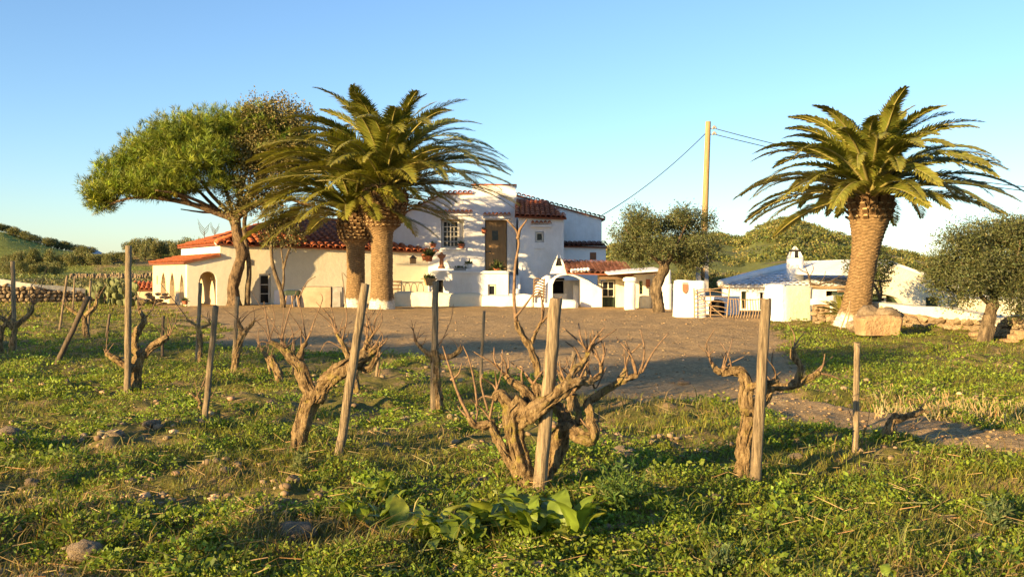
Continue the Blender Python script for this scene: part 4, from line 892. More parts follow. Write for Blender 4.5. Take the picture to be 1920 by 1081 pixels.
# ------------------------------------------------------------------ yard gateway
DG = 31.0; GFm = Fr(0, DG, 0); g1 = lambda px: PX(px, DG); z1 = lambda py: PZ(py, DG)
gp = thing('gate_pillar', 'stout white gate pillar tapering upwards with shield shaped recess', 'pillar', (g1(1295), DG, 0))
mb = MB(); nb = len(mb.v); mb.lumpy(GFm, g1(1264), g1(1326), -.55, 0, -.2, z1(525), .12, .02, .05, 12)
mb.v = [(v[0] + (g1(1295) - v[0]) * .10 * (v[2] + .2) / 1.4, v[1], v[2]) for v in mb.v]; mb.build('shaft', M['white'], gp, True)
mb = MB(); sx = g1(1284.5); hw = g1(1289.5) - sx; sh = [GFm.pt(sx + a * hw, .035, z1(540) + b) for a, b in ((-1, .12), (1, .12), (1, -.04), (.7, -.12), (0, -.17), (-.7, -.12), (-1, -.04))]; mb.prism(sh, (0, .06, 0)); mb.build('shield', M['brick'], gp)
mb = MB(); mb.prism([(q - Vector((sx, 0, z1(540)))) * 1.0 + Vector((sx, 0, z1(540) + .06)) + Vector((0, .02, 0)) for q in sh], (0, .05, 0)); mb.build('shield_rim', M['potgrey'], gp)
gate = thing('rustic_gate', 'rustic gate of curved barkless branches hung on the white pillar', 'gate', (g1(1335), DG - .1, 0))
DG2 = DG - .12
def stick(parent, name, pts, r, d=DG2, mat='stick', sides=7, seed=0):
    mb = MB(); ptube(mb, pts, r, r * .85, d, sides, .07, seed); return mb.build(name, M[mat], parent, True)
stick(gate, 'upright', [(1302, 597), (1302, 570), (1301, 540)], 1.6); stick(gate, 'upright', [(1332, 596), (1333, 570), (1331, 540)], 1.3); stick(gate, 'upright', [(1362, 599), (1365, 570), (1368, 535)], 1.9)
for i, (a, m_, b) in enumerate([(546, 542, 540), (553, 545, 552), (561, 555, 558), (569, 564, 568), (577, 573, 578), (585, 582, 586), (592, 590, 593)]):
    stick(gate, 'rail', [(1302, a), (1318, (a + m_) / 2 - 2, -.02), (1333, m_, -.02), (1350, (m_ + b) / 2 - 1, -.02), (1365, b)], 1.15, seed=i)
stick(gate, 'rail', [(1347, 537), (1356, 536), (1365, 542)], 1.3); stick(gate, 'brace', [(1302, 548, -.06), (1330, 572, -.06), (1362, 598, -.06)], 1.3)
fen = thing('stick_fence', 'short fence of upright barkless sticks right of the rustic gate', 'fence', (g1(1400), DG, 0))
stick(fen, 'rail', [(1368, 560), (1385, 561), (1405, 562), (1436, 560)], 1.2)
for i in range(13):
    x = 1369 + i * 5.2; rs = random.Random(i); stick(fen, 'upright', [(x - 2 + rs.uniform(-1, 1), 599 + i * .25), (x + 1.5, 582 + rs.uniform(-3, 3), -.02), (x + rs.uniform(-.5, 1), 560 + rs.uniform(-1, 1), -.02)], 1.05, seed=i)
# ------------------------------------------------------------------ white block wall end
DB = 28.8; KB = Fr(0, DB, 0)
blk = thing('wall_block', 'massive whitewashed block ending the wall right of the stick fence', 'wall', (PX(1478, DB), DB, 0))
k1, k2, k3 = P(1433, 0, DB + .3), P(1470, 0, DB), P(1525, 0, DB + .25); b_ = Vector((0, 1.1, 0)); zt0 = PZ(533, DB)
mb = MB(); F1 = Fr(k2.x, k2.y, math.atan2(k3.y - k2.y, k3.x - k2.x)); L1 = math.hypot(k3.x - k2.x, k3.y - k2.y)
mb.lumpy(F1, 0, L1, -1.0, 0, -.2, zt0 - .03, .11, .02, .05, 21, lambda f: 1 - .02 * f); mb.build('plastered_face', M['limew'], blk, True)
mb = MB(); F2 = Fr(k1.x, k1.y, math.atan2(k2.y - k1.y, k2.x - k1.x)); L2 = math.hypot(k2.x - k1.x, k2.y - k1.y)
mb.lumpy(F2, 0, L2 + .02, -.9, -.005, -.2, zt0, .11, .012, .04, 22); mb.build('plastered_face', M['roughwhite'], blk, True)
# ------------------------------------------------------------------ right cottage
DR = 36.5; cot = thing('white_cottage', 'low cottage with whitewashed tiled roof and pointed chimney at the right', 'house', P(1480, 575, DR))
RF = Fr(0, DR, 0); r1 = lambda px: PX(px, DR); rz = lambda py: PZ(py, DR)
mb = MB(); mb.wall(RF, -.35, 0, r1(1356), r1(1625), -.6, rz(535), [(r1(1390), r1(1401), rz(578), rz(546)), (r1(1425), r1(1432), rz(580), rz(548)), (r1(1549), r1(1590), rz(562), rz(545))]); mb.build('wall', M['white'], cot)
mb = MB(); mb.box(RF, r1(1389), r1(1402), -.3, -.2, rz(579), rz(545)); mb.build('shutter', M['green'], cot)
mb = MB(); mb.box(RF, r1(1424), r1(1433), -.3, -.2, rz(581), rz(547)); mb.box(RF, r1(1548), r1(1591), -.33, -.25, rz(563), rz(544)); mb.build('dark_opening', M['dark'], cot)  # solid black boxes put in for the shade within the openings
e0, e1 = RF.pt(r1(1347), .2, rz(533.5)), RF.pt(r1(1640), .2, rz(536)); DRb = DR + 4.6
b0, b1 = P(1500, 497, DRb), P(1640, 492, DRb)
wr = slab('roof', M['white'], cot, [e0, e1, b1, b0], .08); dv = Vector((0, e0.y - b0.y, e0.z - b0.z)); Ls = dv.length
tiles(wr, e0, e1 - e0, dv, lambda s, t_: s > t_ / Ls * (b0.x - e0.x) and t_ < Ls - .2, int((e1 - e0).length / .235), int(Ls / .42) + 1, .235, .42, TILE_W, M['tile_white'], seed=14, joined=False) if False else None
tiles(wr, e0, e1 - e0, dv, lambda s, t_: s > t_ / Ls * (b0.x - e0.x) and t_ < Ls - .2, int((e1 - e0).length / .235), int(Ls / .42) + 1, .235, .42, TILE_W, M['tile_white'], seed=14, joined=True, lift=.0, sc_=1.08)
mb = MB(); mb.tube([e0 + Z1 * .05, b0.lerp(e0, .5) + Z1 * .09, b0 + Z1 * .08], .13, 10); mb.tube([b0 + Z1 * .05, b1 + Z1 * .05], .12, 10); mb.build('ridge_cap', M['roughwhite'], cot, True)
slab('roof', M['white'], cot, [b0, b1, P(1640, 545, DRb + 4.5), P(1520, 545, DRb + 4.5)], .08)
slab('roof', M['white'], cot, [e0, b0, P(1440, 520, DRb + 2.5), P(1350, 525, DR + 6)], .08)
cz = Fr(PX(1490.5, 37.6), 37.6, .12); hw = PX(1503, 37.6) - PX(1490.5, 37.6); zc = PZ(483, 37.6)
mb = MB(); mb.lumpy(cz, -hw, hw, -hw, hw, PZ(534, 37.6), zc, .12, .006, .03, 6); chm = mb.build('chimney', M['white'], cot, True)
mb = MB(); ap = cz.pt(0, 0, PZ(459, 37.6)); K4 = [cz.pt(a * hw * .92, b * hw * .92, zc) for a, b in ((-1, 1), (1, 1), (1, -1), (-1, -1))]
for k in range(4):
    a, b = K4[k], K4[(k + 1) % 4]; ctr = cz.pt(0, 0, zc)
    for x0, x1 in ((a, a.lerp(b, .27)), (b.lerp(a, .27), b)):
        q0, q1 = ap.lerp(x0, .10), ap.lerp(x1, .10); x0m, x1m = ap.lerp(x0, .55) + (x0 - ctr) * .13, ap.lerp(x1, .55) + (x1 - ctr) * .13
        mb.add([x0, x1, x1m, x0m, q1, q0] + [z.lerp(Vector((ap.x, ap.y, z.z)), .25) for z in (x0, x1, x1m, x0m, q1, q0)], [(0, 1, 2, 3), (3, 2, 4, 5), (6, 7, 8, 9), (9, 8, 10, 11), (0, 1, 7, 6), (1, 2, 8, 7), (2, 4, 10, 8), (3, 0, 6, 9), (5, 3, 9, 11), (4, 5, 11, 10)])
mb.build('cowl', M['white'], chm)
mb = MB(); mb.box(cz, -hw * .6, hw * .6, -hw * .6, hw * .6, zc, zc + .30); mb.build('flue', M['dark'], chm)
# gable part with arch and green shutter
DQ = 31.5; QF = Fr(0, DQ, .06); gab = thing('gabled_outbuilding', 'sunlit white gable end with green shutter behind the stone wall', 'outbuilding', P(1740, 590, DQ))
sq = lambda px: (px - CX) / FPX * DQ / (QF.u.x - (px - CX) / FPX * QF.u.y)
def qz(py, px): return EYE + (HY - py) * (DQ + sq(px) * QF.u.y) / FPX
top_ = lambda s: float(np.interp(s, [sq(x) for x in (1560, 1663, 1760, 1862, 1950)], [qz(525, 1560), qz(489, 1663), qz(526, 1760), qz(562, 1862), qz(590, 1950)]))
mb = MB(); mb.wall(QF, -.35, 0, sq(1606), sq(1870), -1.0, top_, [(sq(1575), sq(1695), -1.01, qz(550, 1640), 'round', .35), (sq(1736), sq(1761), qz(578, 1750), qz(557, 1750))]); mb.build('gable_wall', M['limew'], gab)
mb = MB(); mb.box(QF, sq(1580), sq(1700), -.9, -.36, -1, qz(548, 1640)); mb.build('recess', M['green'], gab)  # dark green box imitates the shade under the arch
window(gab, QF, sq(1654), sq(1667), qz(568, 1660), qz(555, 1660), 1, 1, -.25, fw=.06)
mb = MB(); mb.box(QF, sq(1735), sq(1762), -.3, -.14, qz(579, 1750), qz(556, 1750)); shu = mb.build('shutter', M['green'], gab)
planks(shu, QF, sq(1736.3), sq(1760.7), qz(577.5, 1750), qz(557.5, 1750), 5, -.10, 'green', .03)
A_, B_, C_ = QF.pt(sq(1663), .05, top_(sq(1663)) + .04), QF.pt(sq(1868), .05, top_(sq(1862)) + .03), QF.pt(sq(1590), .05, top_(sq(1600)) + .0)
bk = -QF.n * 6
slab('roof', M['roughwhite'], gab, [A_, B_, B_ + bk, A_ + bk], .09); slab('roof', M['roughwhite'], gab, [C_, A_ + Z1 * .003, A_ + bk + Z1 * .003, C_ + bk], .09)
low = Fr(PX(1880, 27), 27, -.1); sh = thing('white_shed', 'pale low shed wall with small window at the far right behind the olive', 'outbuilding', P(1900, 600, 27))
mb = MB(); mb.wall(low, -3, 0, -.45, 2.2, -.5, .68, [(.35, .55, .2, .55)]); mb.build('wall', M['limew'], sh); mb = MB(); mb.box(low, .3, .6, -.2, -.12, .1, .6); mb.build('pane', M['glass'], sh)
# ------------------------------------------------------------------ dry stone walls with plastered tops
def stone_wall(name, label, pts, tops, mids, thick, seed, course=.15, count=290, plaster_mat='limew', core='stone'):
    """pts world xy polyline (front face), tops / mids heights of plaster top and of the stone course top at each point"""
    t = thing(name, label, 'wall', (pts[0][0], pts[0][1], 0)); rs = random.Random(seed); acc = [0]
    for a, b in zip(pts[:-1], pts[1:]): acc.append(acc[-1] + math.hypot(b[0] - a[0], b[1] - a[1]))
    L = acc[-1]
    def at(s):
        x = float(np.interp(s, acc, [p[0] for p in pts])); y = float(np.interp(s, acc, [p[1] for p in pts])); i = min(len(pts) - 2, max(0, int(np.searchsorted(acc, s) - 1)))
        a, b = pts[i], pts[i + 1]; ang = math.atan2(b[1] - a[1], b[0] - a[0]); return x, y, ang
    n = max(4, int(L / .35)); pb = MB(); cb = MB()
    for i in range(n):
        s0, s1 = L * i / n, L * (i + 1) / n; q = []
        for s in (s0, s1):
            x, y, a = at(min(L - 1e-4, max(1e-4, s))); nx, ny = math.sin(a), -math.cos(a); w_ = (float(vnoise(s * 1.3, seed)) - .5) * .08; q.append((x, y, nx, ny, float(np.interp(s, acc, tops)) + w_, float(np.interp(s, acc, mids)) + (float(vnoise(s * 2.1, seed + 5)) - .5) * .16))
        (xa, ya, na, ma, ta, ga), (xb, yb, nb_, mb_, tb, gb) = q
        for bb, o0, o1, zl, zh in ((pb, -thick, .0, (ga, gb), (ta, tb)), (cb, -thick, -.10, (-.7, -.7), (ga, gb))):
            bb.hexa([Vector((xa + na * o1, ya + ma * o1, zl[0])), Vector((xb + nb_ * o1, yb + mb_ * o1, zl[1])), Vector((xb + nb_ * o0, yb + mb_ * o0, zl[1])), Vector((xa + na * o0, ya + ma * o0, zl[0])),
                     Vector((xa + na * o1, ya + ma * o1, zh[0])), Vector((xb + nb_ * o1, yb + mb_ * o1, zh[1])), Vector((xb + nb_ * o0, yb + mb_ * o0, zh[1])), Vector((xa + na * o0, ya + ma * o0, zh[0]))])
    pb.build('plaster_band', M[plaster_mat], t); co = cb.build('core', M['clod'], t)
    s = 0.05; k = 0; cols = []
    z = -.12
    row = 0; ex = MB()
    while z < max(mids) + .05:
        s = rs.uniform(0, .1)
        while s < L:
            wd = rs.uniform(.12, .30) * course / .15; mh = float(np.interp(s, acc, mids)); hh = course * rs.uniform(.75, 1.2)
            if z + hh * .3 < mh:
                x, y, a = at(min(s + wd / 2, L - 1e-3)); nx, ny = math.sin(a), -math.cos(a); o = -.06 + rs.uniform(-.03, .04)
                Mx = Matrix.Translation((x + nx * o, y + ny * o, z + hh / 2)) @ Matrix.Rotation(a, 4, 'Z') @ Matrix.Rotation(rs.uniform(-.5, .5), 4, 'Y') @ Matrix.Diagonal((wd * 1.06, .24, hh * 1.12, 1)) @ Matrix.Rotation(rs.choice((0, 1.57, 3.14, 4.71)), 4, 'Y')
                if k < count: inst('stone', STONES[rs.randrange(8)], M['stone'], t, Mx)
                else: me = STONES[rs.randrange(8)]; ex.add([Mx @ v.co for v in me.vertices], [tuple(p.vertices) for p in me.polygons])
                k += 1
            s += wd
        z += course; row += 1
    e = ex.build('stones', M['stone'], t)
    if e: e['kind'] = 'stuff'
    return t
def G3(px, d): return (PX(px, d), d)
stone_wall('yard_wall', 'dry stone yard wall with thick cream plaster top sloping away at right', [G3(1556, 27.6), G3(1640, 26.2), G3(1760, 24.2), G3(1880, 22.4), G3(1893, 22.2)], [PZ(567, 27.4), PZ(567, 26.2), PZ(575, 24.2), PZ(597, 22.4), PZ(600, 22.2)], [PZ(584, 27.6), PZ(582, 26.2), PZ(594, 24.2), PZ(612, 22.4), PZ(614, 22.2)], .45, 3, .16)
stone_wall('stone_wall', 'short dry stone wall stub with rounded plaster top between block and palm', [G3(1519, 28.4), G3(1562, 27.75)], [PZ(560, 28.4), PZ(553, 27.75)], [PZ(572, 28.4), PZ(573, 27.75)], .4, 4, .15)
stone_wall('field_wall', 'long field wall of yellow stones with white top at the far left', [G3(-60, 44.0), G3(60, 45), G3(160, 46.5), G3(262, 49)], [PZ(516, 44), PZ(531, 45), PZ(541, 46.5), PZ(557, 49)], [PZ(530, 44), PZ(540, 45), PZ(550, 46.5), PZ(562, 49)], .4, 5, .17, plaster_mat='limew')
# rough stone end of the yard wall, at the right edge
t = thing('wall_end', 'crumbling stone wall end with pale blocks beside the olive at right', 'wall', P(1900, 640, 21.6)); rs = random.Random(31)
mb = MB(); mb.lumpy(Fr(PX(1873, 21.8), 21.8, -.05), 0, .75, -.5, 0, PZ(612, 21.8), PZ(592, 21.8), .12, .04, .10, 4, lambda f: .6 + .4 * min(1, f * 2)); mb.build('plaster_cap', M['limew'], t, True)
for i in range(46):
    px = 1870 + rs.uniform(0, 62); py = 642 - (i / 46) * 46; d = 21.7 - rs.uniform(0, .2); sz = rs.uniform(.12, .26)
    inst('stone', STONES[i % 8], M['stone'], t, Matrix.Translation(P(px, py, d)) @ Matrix.Rotation(rs.uniform(0, 6), 4, 'Z') @ Matrix.Diagonal((sz * 1.4, sz, sz * .75, 1)))
# far wall line across the fields
fw_ = thing('far_wall', 'distant low stone field wall across the green meadow at left', 'wall', (PX(220, 104), 104, 0)); rs = random.Random(5)
mb = MB()
for i in range(60):
    px = 130 + i * 2.9; d = 104 + .02 * (px - 130); z = gz(PX(px, d), d); mb.lumpy(Fr(PX(px, d), d, 0), 0, .2, -.4, 0, z - .2, z + .75 + rs.uniform(-.08, .1), .2, .08, .05, i)
mb.build('stonework', M['stone'], fw_)
# ================================================================== POLE, WIRES
DPo = 47.0
t = thing('power_pole', 'tall slightly leaning wooden power pole on a concrete foot behind the olive', 'power pole', P(1318, 560, DPo))
mb = MB(); k = DPo / FPX; mb.tube([P(1319, 520, DPo), P(1322, 400, DPo), P(1328, 228, DPo)], [6.6 * k, 6 * k, 5 * k], 12); mb.build('pole', M['pole'], t, True)
mb = MB(); fp = Fr(PX(1316, DPo), DPo, 0)
for a in (-.26, .10): mb.box(fp, a, a + .16, -.1, .28, -.3, PZ(455, DPo))
for z in (480, 500): mb.box(fp, -.098, .098, -.02, .2, PZ(z, DPo) - .06, PZ(z, DPo) + .06)
mb.build('concrete_foot', M['cgrey'], t)
for (px, py) in ((1334, 241), (1334, 252)):
    mb = MB(); mb.tube([P(1327, py, DPo), P(px + 6, py, DPo)], .02, 6); mb.tube([P(px + 2, py + 1, DPo), P(px + 5, py - 4, DPo), P(px + 9, py, DPo)], .05, 8); mb.build('insulator', M['potgrey'], t, True)
for lab, a, b, sag in (('single cable running from the pole down to the farmhouse gable', P(1323, 250, DPo), P(1124, 406, 48.9), .28), ('upper of the two cables leaving the pole to the right', P(1340, 241, DPo), P(2100, 365, 44), .5), ('lower of the two cables leaving the pole to the right', P(1340, 252, DPo), P(2100, 374, 44), .42)):
    mb = MB(); n = 16; mb.tube([a.lerp(b, i / n) - Vector((0, 0, sag * 4 * (i / n) * (1 - i / n))) for i in range(n + 1)], .020, 5); tag(mb.build('cable', M['wire'], None, True), lab, 'cable', 'overhead cables')
# ================================================================== YARD THINGS
def pot(name, label, c, r, h, mat='pot', plant=None, seed=0, group='flower pots about the farmhouse'):
    t = thing(name, label, 'flower pot', c, group); mb = MB(); mb.lathe(c, [(r * .68, 0), (r * .9, h * .8), (r * 1.05, h * .82), (r * 1.08, h), (r * .9, h), (r * .8, h * .85)], 14); mb.build('pot', M[mat], t)
    if plant:
        rng = np.random.default_rng(seed); n = 70; d = unit(rng.normal(size=(n, 3)) + np.array([0, 0, .8])); cc = np.array(c + Vector((0, 0, h)))[None, :] + rng.normal(0, r * .35, (n, 3)) * [1, 1, .3]
        V, F, cl = leaf_quads(cc, d, plant * (.5 + rng.random(n)), plant * .35, vary((.07, .09, .025), n, .3, rng), rng); np_mesh('plant', V, F, M['leaf'], t, cl)
    return t
pot('flower_pot', 'small clay pot standing on the right end of the farmhouse window sill', P(865, 465, 45.9), .17, .2, 'pot', .14, 1)
pot('flower_pot', 'clay pot with sprig hung on the wall left of the window', P(812, 464, 45.75), .16, .19, 'pot', .10, 2)
pot('flower_pot', 'clay pot with dark leafy plant on the left end of the terrace', P(804, 490, 44.6), .2, .25, 'pot', .32, 3)
pot('flower_pot', 'white pot with a low shrub on the terrace between window and door', P(878, 504, 43.6), .19, .22, 'white', .18, 4)
pot('flower_pot', 'pot with spiky plant on the terrace edge right in front of the plank door', P(932, 506, 43.2), .18, .08, 'pot', .34, 5)
pot('flower_pot', 'tiny clay pot fixed on the wall left of the plank door', P(908, 438, 45.85), .13, .2, 'pot', .08, 6)
pot('flower_pot', 'yellow glazed pot standing on a post by the terrace corner', P(806, 535, 42.2), .29, .31, 'pole', .18, 7)
pot('flower_pot', 'red clay pot at the foot of the arcade left of the barn arch', P(347, 571, 40.2), .12, .16, 'pot', .14, 8)
pot('flower_pot', 'second clay pot tucked behind the leafy one at the terrace end', P(797, 488, 44.9), .17, .28, 'pot')
mb = MB(); fz = Fr(PX(806, 42.2), 42.2, 0); mb.box(fz, -.05, .05, -.05, .05, -.2, PZ(535, 42.2)); tag(mb.build('pot_post', M['white']), 'thin white post carrying the yellow pot at the terrace corner', 'post')
t = thing('stone_trough', 'long grey planter trough with low plants on the terrace edge', 'planter', P(862, 508, 43.3)); mb = MB(); ft = Fr(PX(862, 43.3), 43.3, 0); z0 = PZ(508.5, 43.3); mb.lumpy(ft, -.27, .27, -.2, 0, z0, z0 + .16, .08, .006, .02, 3); mb.build('trough', M['potgrey'], t)
rng = np.random.default_rng(3); n = 60; V, F, cl = leaf_quads(np.array(ft.pt(0, -.1, z0 + .15))[None, :] + rng.normal(0, 1, (n, 3)) * [.13, .04, .01], unit(rng.normal(size=(n, 3)) + [0, 0, 1.0]), .12, .05, vary((.07, .09, .03), n, .3, rng), rng); np_mesh('plant', V, F, M['leaf'], t, cl)
t = thing('stone_urn', 'slender clay urn on a column by the left end of the terrace', 'urn', P(828, 503, 44.2)); mb = MB(); b = P(828, 503, 44.2); mb.lathe(b, [(.16, 0), (.15, .08), (.10, .12), (.085, .42), (.12, .46), (.17, .52), (.2, .6), (.12, .62), (.06, .66), (.05, .72)], 14); mb.build('urn', M['brick'], t, True)
t = thing('wall_lantern', 'little wooden bird house with pitched lid on the barn end wall', 'bird house', P(776, 494, 45.2)); fl = Fr(PX(776, 43.6), 43.6, TH); zz = PZ(494, 43.6); mb = MB(); mb.box(fl, -.11, .11, -.2, 0, zz, zz + .22); mb.build('box', M['door'], t)
mb = MB(); mb.hexa([fl.pt(-.15, .04, zz + .222), fl.pt(.15, .04, zz + .222), fl.pt(.15, -.22, zz + .222), fl.pt(-.15, -.22, zz + .222), fl.pt(-.02, -.06, zz + .36), fl.pt(.02, -.06, zz + .36), fl.pt(.02, -.12, zz + .36), fl.pt(-.02, -.12, zz + .36)]); mb.build('lid', M['timber'], t)
# iron table and bench behind the garden wall
ti = thing('garden_table', 'dark iron garden table with hooped legs behind the low wall', 'table', P(768, 548, 42.3)); f4 = Fr(PX(768, 42.3), 42.3, 0); zt4 = PZ(530, 42.3)
mb = MB(); mb.box(f4, -.55, .55, -.5, .0, zt4, zt4 + .04); mb.build('tabletop', M['metal'], ti)
for i in range(4):
    a = -.5 + i * .28; mb = MB(); mb.tube([f4.pt(a, .02, -.1), f4.pt(a + .02, .02, zt4 - .15), f4.pt(a + .13, .02, zt4 - .02), f4.pt(a + .24, .02, zt4 - .15), f4.pt(a + .26, .02, -.1)], .016, 6); mb.build('leg', M['metal'], ti, True)
tb = thing('garden_bench', 'slatted dark bench beside the palm trunk behind the low wall', 'bench', P(742, 548, 42.1)); f5 = Fr(PX(742, 42.1), 42.1, 0)
for i in range(3):
    mb = MB(); z = PZ(543 - 7 * i, 42.1); mb.box(f5, -.25, .25, -.05, 0, z, z + .07); mb.build('slat', M['timber'], tb)
for a in (-.24, .22):
    mb = MB(); mb.box(f5, a, a + .05, .002, .05, -.1, PZ(526, 42.1)); mb.build('leg', M['metal'], tb)
# concrete cistern box, wheelbarrow
Dc = 39.8; t = thing('water_cistern', 'low block shaped concrete cistern beside the shorter palm', 'cistern', P(600, 572, Dc)); fc = Fr(PX(564, Dc), Dc, .10)
mb = MB(); kk = Dc / FPX; mb.lumpy(fc, 0, 56 * kk, -1.0, 0, -.2, PZ(537, Dc), .2, .012, .04, 5); mb.build('tank', M['concrete'], t); mb = MB(); mb.lumpy(fc, 56.5 * kk, 77 * kk, -1.0, -.06, -.2, PZ(538, Dc), .2, .012, .03, 6); mb.build('end_wall', M['cgrey'], t)
mb = MB(); mb.box(fc, 60 * kk, 73 * kk, -.06, -.03, .0, PZ(547, Dc)); mb.build('hatch', M['cgrey'], t)
t = thing('garden_table', 'small green topped table with splayed legs beside the young tree', 'table', P(546, 570, 40.2)); f6 = Fr(PX(546, 40.2), 40.2, 0); zz = PZ(553, 40.2); mb = MB(); mb.lumpy(f6, -.32, .32, -.5, 0, zz, zz + .2, .1, .01, .04, 2); mb.build('tabletop', M['green'], t)
for a, b in ((-.2, -.3), (.2, .3), (0, .05)):
    mb = MB(); mb.tube([f6.pt(a, -.1, zz), f6.pt(b, -.1, -.1)], .03, 6); mb.build('leg', M['stick'], t)
t = thing('steel_drum', 'dark bluish barrel lying between table and cistern', 'barrel', P(560, 570, 40.6)); mb = MB(); mb.lathe(P(560, 0, 40.6) * 1 + Vector((0, 0, -PZ(0, 40.6) - .05)), [(.2, 0), (.23, .1), (.24, .3), (.22, .46), (.16, .5)], 16); mb.build('barrel', simple('blue_drum', (.06, .075, .12), None, 5, .5, .1), t, True)
# dark opening in the shaded yard wall seen through the gate
t = thing('kennel', 'white arched kennel with dark mouth in the yard behind the rustic gate', 'kennel', P(1345, 595, 33)); fk = Fr(PX(1345, 33), 33, 0); kk = 33 / FPX
mb = MB(); mb.wall(fk, -.2, 0, -.65, .75, -.3, PZ(555, 33), [(-.28, .28, -.31, PZ(561, 33), 'round', .6)]); mb.build('wall', M['white'], t); mb = MB(); mb.box(fk, -.5, .5, -.9, -.21, -.3, PZ(560, 33)); mb.build('hollow', M['dark'], t)  # mouth is filled with a black box as its painted inner shade
# ------------------------------------------------------------------ trough block, boulders, props by the right palm
t = thing('stone_trough', 'big rough orange carved stone trough in front of the right palm', 'stone trough', P(1657, 634, 22.3)); kk = 22.3 / FPX
f7 = Fr(PX(1616, 22.3), 22.3, .02); mb = MB(); mb.lumpy(f7, 0, 82 * kk, -.62, 0, .02, .46, .05, .035, .06, 3); a0 = PX(1616, 22.3)
mb.v = [(a0 + (v[0] - a0) * (1 - .10 * (1 - (v[2]) / .46)) + .03 * (1 - v[2] / .46), v[1], v[2]) for v in mb.v]; mb.build('block', M['block'], t, True)
single('boulder', ROCKS[1], P(1668, 588, 22.8) + Vector((0, 0, 0)), (.56, .5, .36), (0, .1, .4), 'smooth grey boulder sitting on the carved stone trough, right one', 'boulder', 'boulders by the right palm')
single('boulder', ROCKS[2], P(1630, 590, 23.0), (.5, .5, .42), (.2, 0, 1.4), 'yellowish boulder on the trough against the palm, left one', 'boulder', 'boulders by the right palm')
single('boulder', ROCKS[3], P(1602, 612, 23.6), (.36, .4, .3), (0, 0, 2), 'brown stone on the ground left of the carved trough', 'boulder', 'boulders by the right palm')
single('boulder', ROCKS[4], P(1436, 601, 28.2), (.22, .2, .26), (0, 0, 2), 'small dark stone at the left foot of the white wall block', 'boulder', 'boulders by the right palm')
t = thing('rough_bench', 'low stone slab bench against the yard wall left of the olive trunk', 'bench', P(1830, 637, 21.4)); f8 = Fr(PX(1820, 21.4), 21.4, -.25); mb = MB(); mb.lumpy(f8, 0, .42, -.3, 0, .07, .16, .07, .012, .03, 3); mb.build('slab', M['block'], t); mb = MB(); mb.lumpy(f8, .02, .4, -.28, -.03, -.1, .07, .07, .012, .03, 4); mb.build('base', M['stone'], t)
t = thing('rough_bench', 'pale stacked stone slabs at the very right edge under the wall end', 'stone slabs', P(1900, 642, 20.6)); f9 = Fr(PX(1880, 20.8), 20.8, -.15)
for i in range(3):
    mb = MB(); mb.lumpy(f9, .02 + i * .14, .34 + i * .16, -.3, 0, -.05 + i * .09, .05 + i * .09, .07, .01, .03, 5 + i); mb.build('slab', M['block'], t)
t = thing('prop_sticks', 'pair of thin sticks leaning on the right palm foot', 'sticks', P(1585, 612, 24.8))
for pts in ([(1576, 617), (1586, 590), (1595, 563)], [(1586, 615), (1592, 588), (1593, 564)]):
    mb = MB(); ptube(mb, pts, 1.6, 1.3, 24.9, 6, .05, 3); mb.build('stick', M['stick'], t, True)
# dwarf palm bush
t = thing('cycad', 'dark spiky cycad bush fanning out beside the right palm trunk', 'bush', P(1578, 592, 27.0)); FM = [frond_mesh('cycad_leaf', .72, .2 + .25 * i, .4, 900 + i, 30, .17) for i in range(4)]
for i in range(26):
    inst('frond', FM[i % 4], M['frond'], t, Matrix.Translation(P(1582, 590, 26.9)) @ Matrix.Rotation(i * 2.4, 4, 'Z'))
# bare gnarled vine and pergola beam at the cottage, leafy shrub behind palm
t = thing('pergola_beam', 'weathered pergola beam with bare dark vine before the cottage roof', 'pergola', P(1530, 545, 31)); mb = MB(); ptube(mb, [(1519, 537), (1560, 539), (1602, 536)], 3.2, 4.5, 31, 8, .15, 2); mb.build('beam', M['stick'], t, True)
mb = MB(); ptube(mb, [(1570, 546), (1590, 545), (1606, 545)], 3.5, 3.5, 31, 8, .1, 3); mb.build('beam', M['timber'], t, True)
for i, l in enumerate([[(1518, 600), (1519, 560), (1520, 535), (1517, 520), (1514, 510)], [(1518, 530), (1535, 534), (1555, 528), (1568, 532)], [(1517, 520), (1510, 500), (1507, 490)], [(1517, 520), (1525, 505), (1523, 495)], [(1535, 534), (1545, 520), (1548, 508)], [(1555, 528), (1575, 518), (1590, 512)], [(1555, 528), (1570, 525), (1592, 528)], [(1514, 512), (1500, 505), (1496, 498)]]):
    mb = MB(); ptube(mb, l, 2.6 if i < 2 else 1.1, 1.4 if i < 2 else .5, 31, 6, .2, i); mb.build('branch', M['stake_dark'], t, True)
t = thing('laurel_shrub', 'leafy tree crown showing just right of the right palm trunk', 'tree', P(1640, 585, 29.5)); mb = MB(); ptube(mb, [(1648, 600), (1650, 560), (1646, 520)], 4, 2, 29.5, 8, .1, 3); mb.build('trunk', M['olivebark'], t, True)
leafy('crown', plobes([(1648, 500, 20, 30, 0, .5), (1640, 525, 14, 20, 0, .4), (1598, 500, 10, 12, 0, .3)], 29.5), 420, 10, .07, .035, (.085, .10, .03), t, np.random.default_rng(5), .15)
t = thing('bare_tree', 'forked bare pruned tree behind the boulders in front of the yard wall', 'tree', P(1645, 590, 26.6))
mb = MB(); ptube(mb, [(1648, 585), (1650, 565), (1645, 545), (1637, 530)], 4, 2.8, 26.6, 9, .15, 3, .05); mb.build('trunk', M['olivebark'], t, True)
for i, l in enumerate([[(1650, 565), (1653, 545), (1650, 530), (1660, 527), (1672, 525)], [(1637, 532), (1635, 525), (1640, 520)], [(1655, 528), (1645, 526), (1630, 530)]]):
    mb = MB(); ptube(mb, l, 2.8, 1.6, 26.6, 8, .15, i, .05); mb.build('limb', M['olivebark'], t, True)
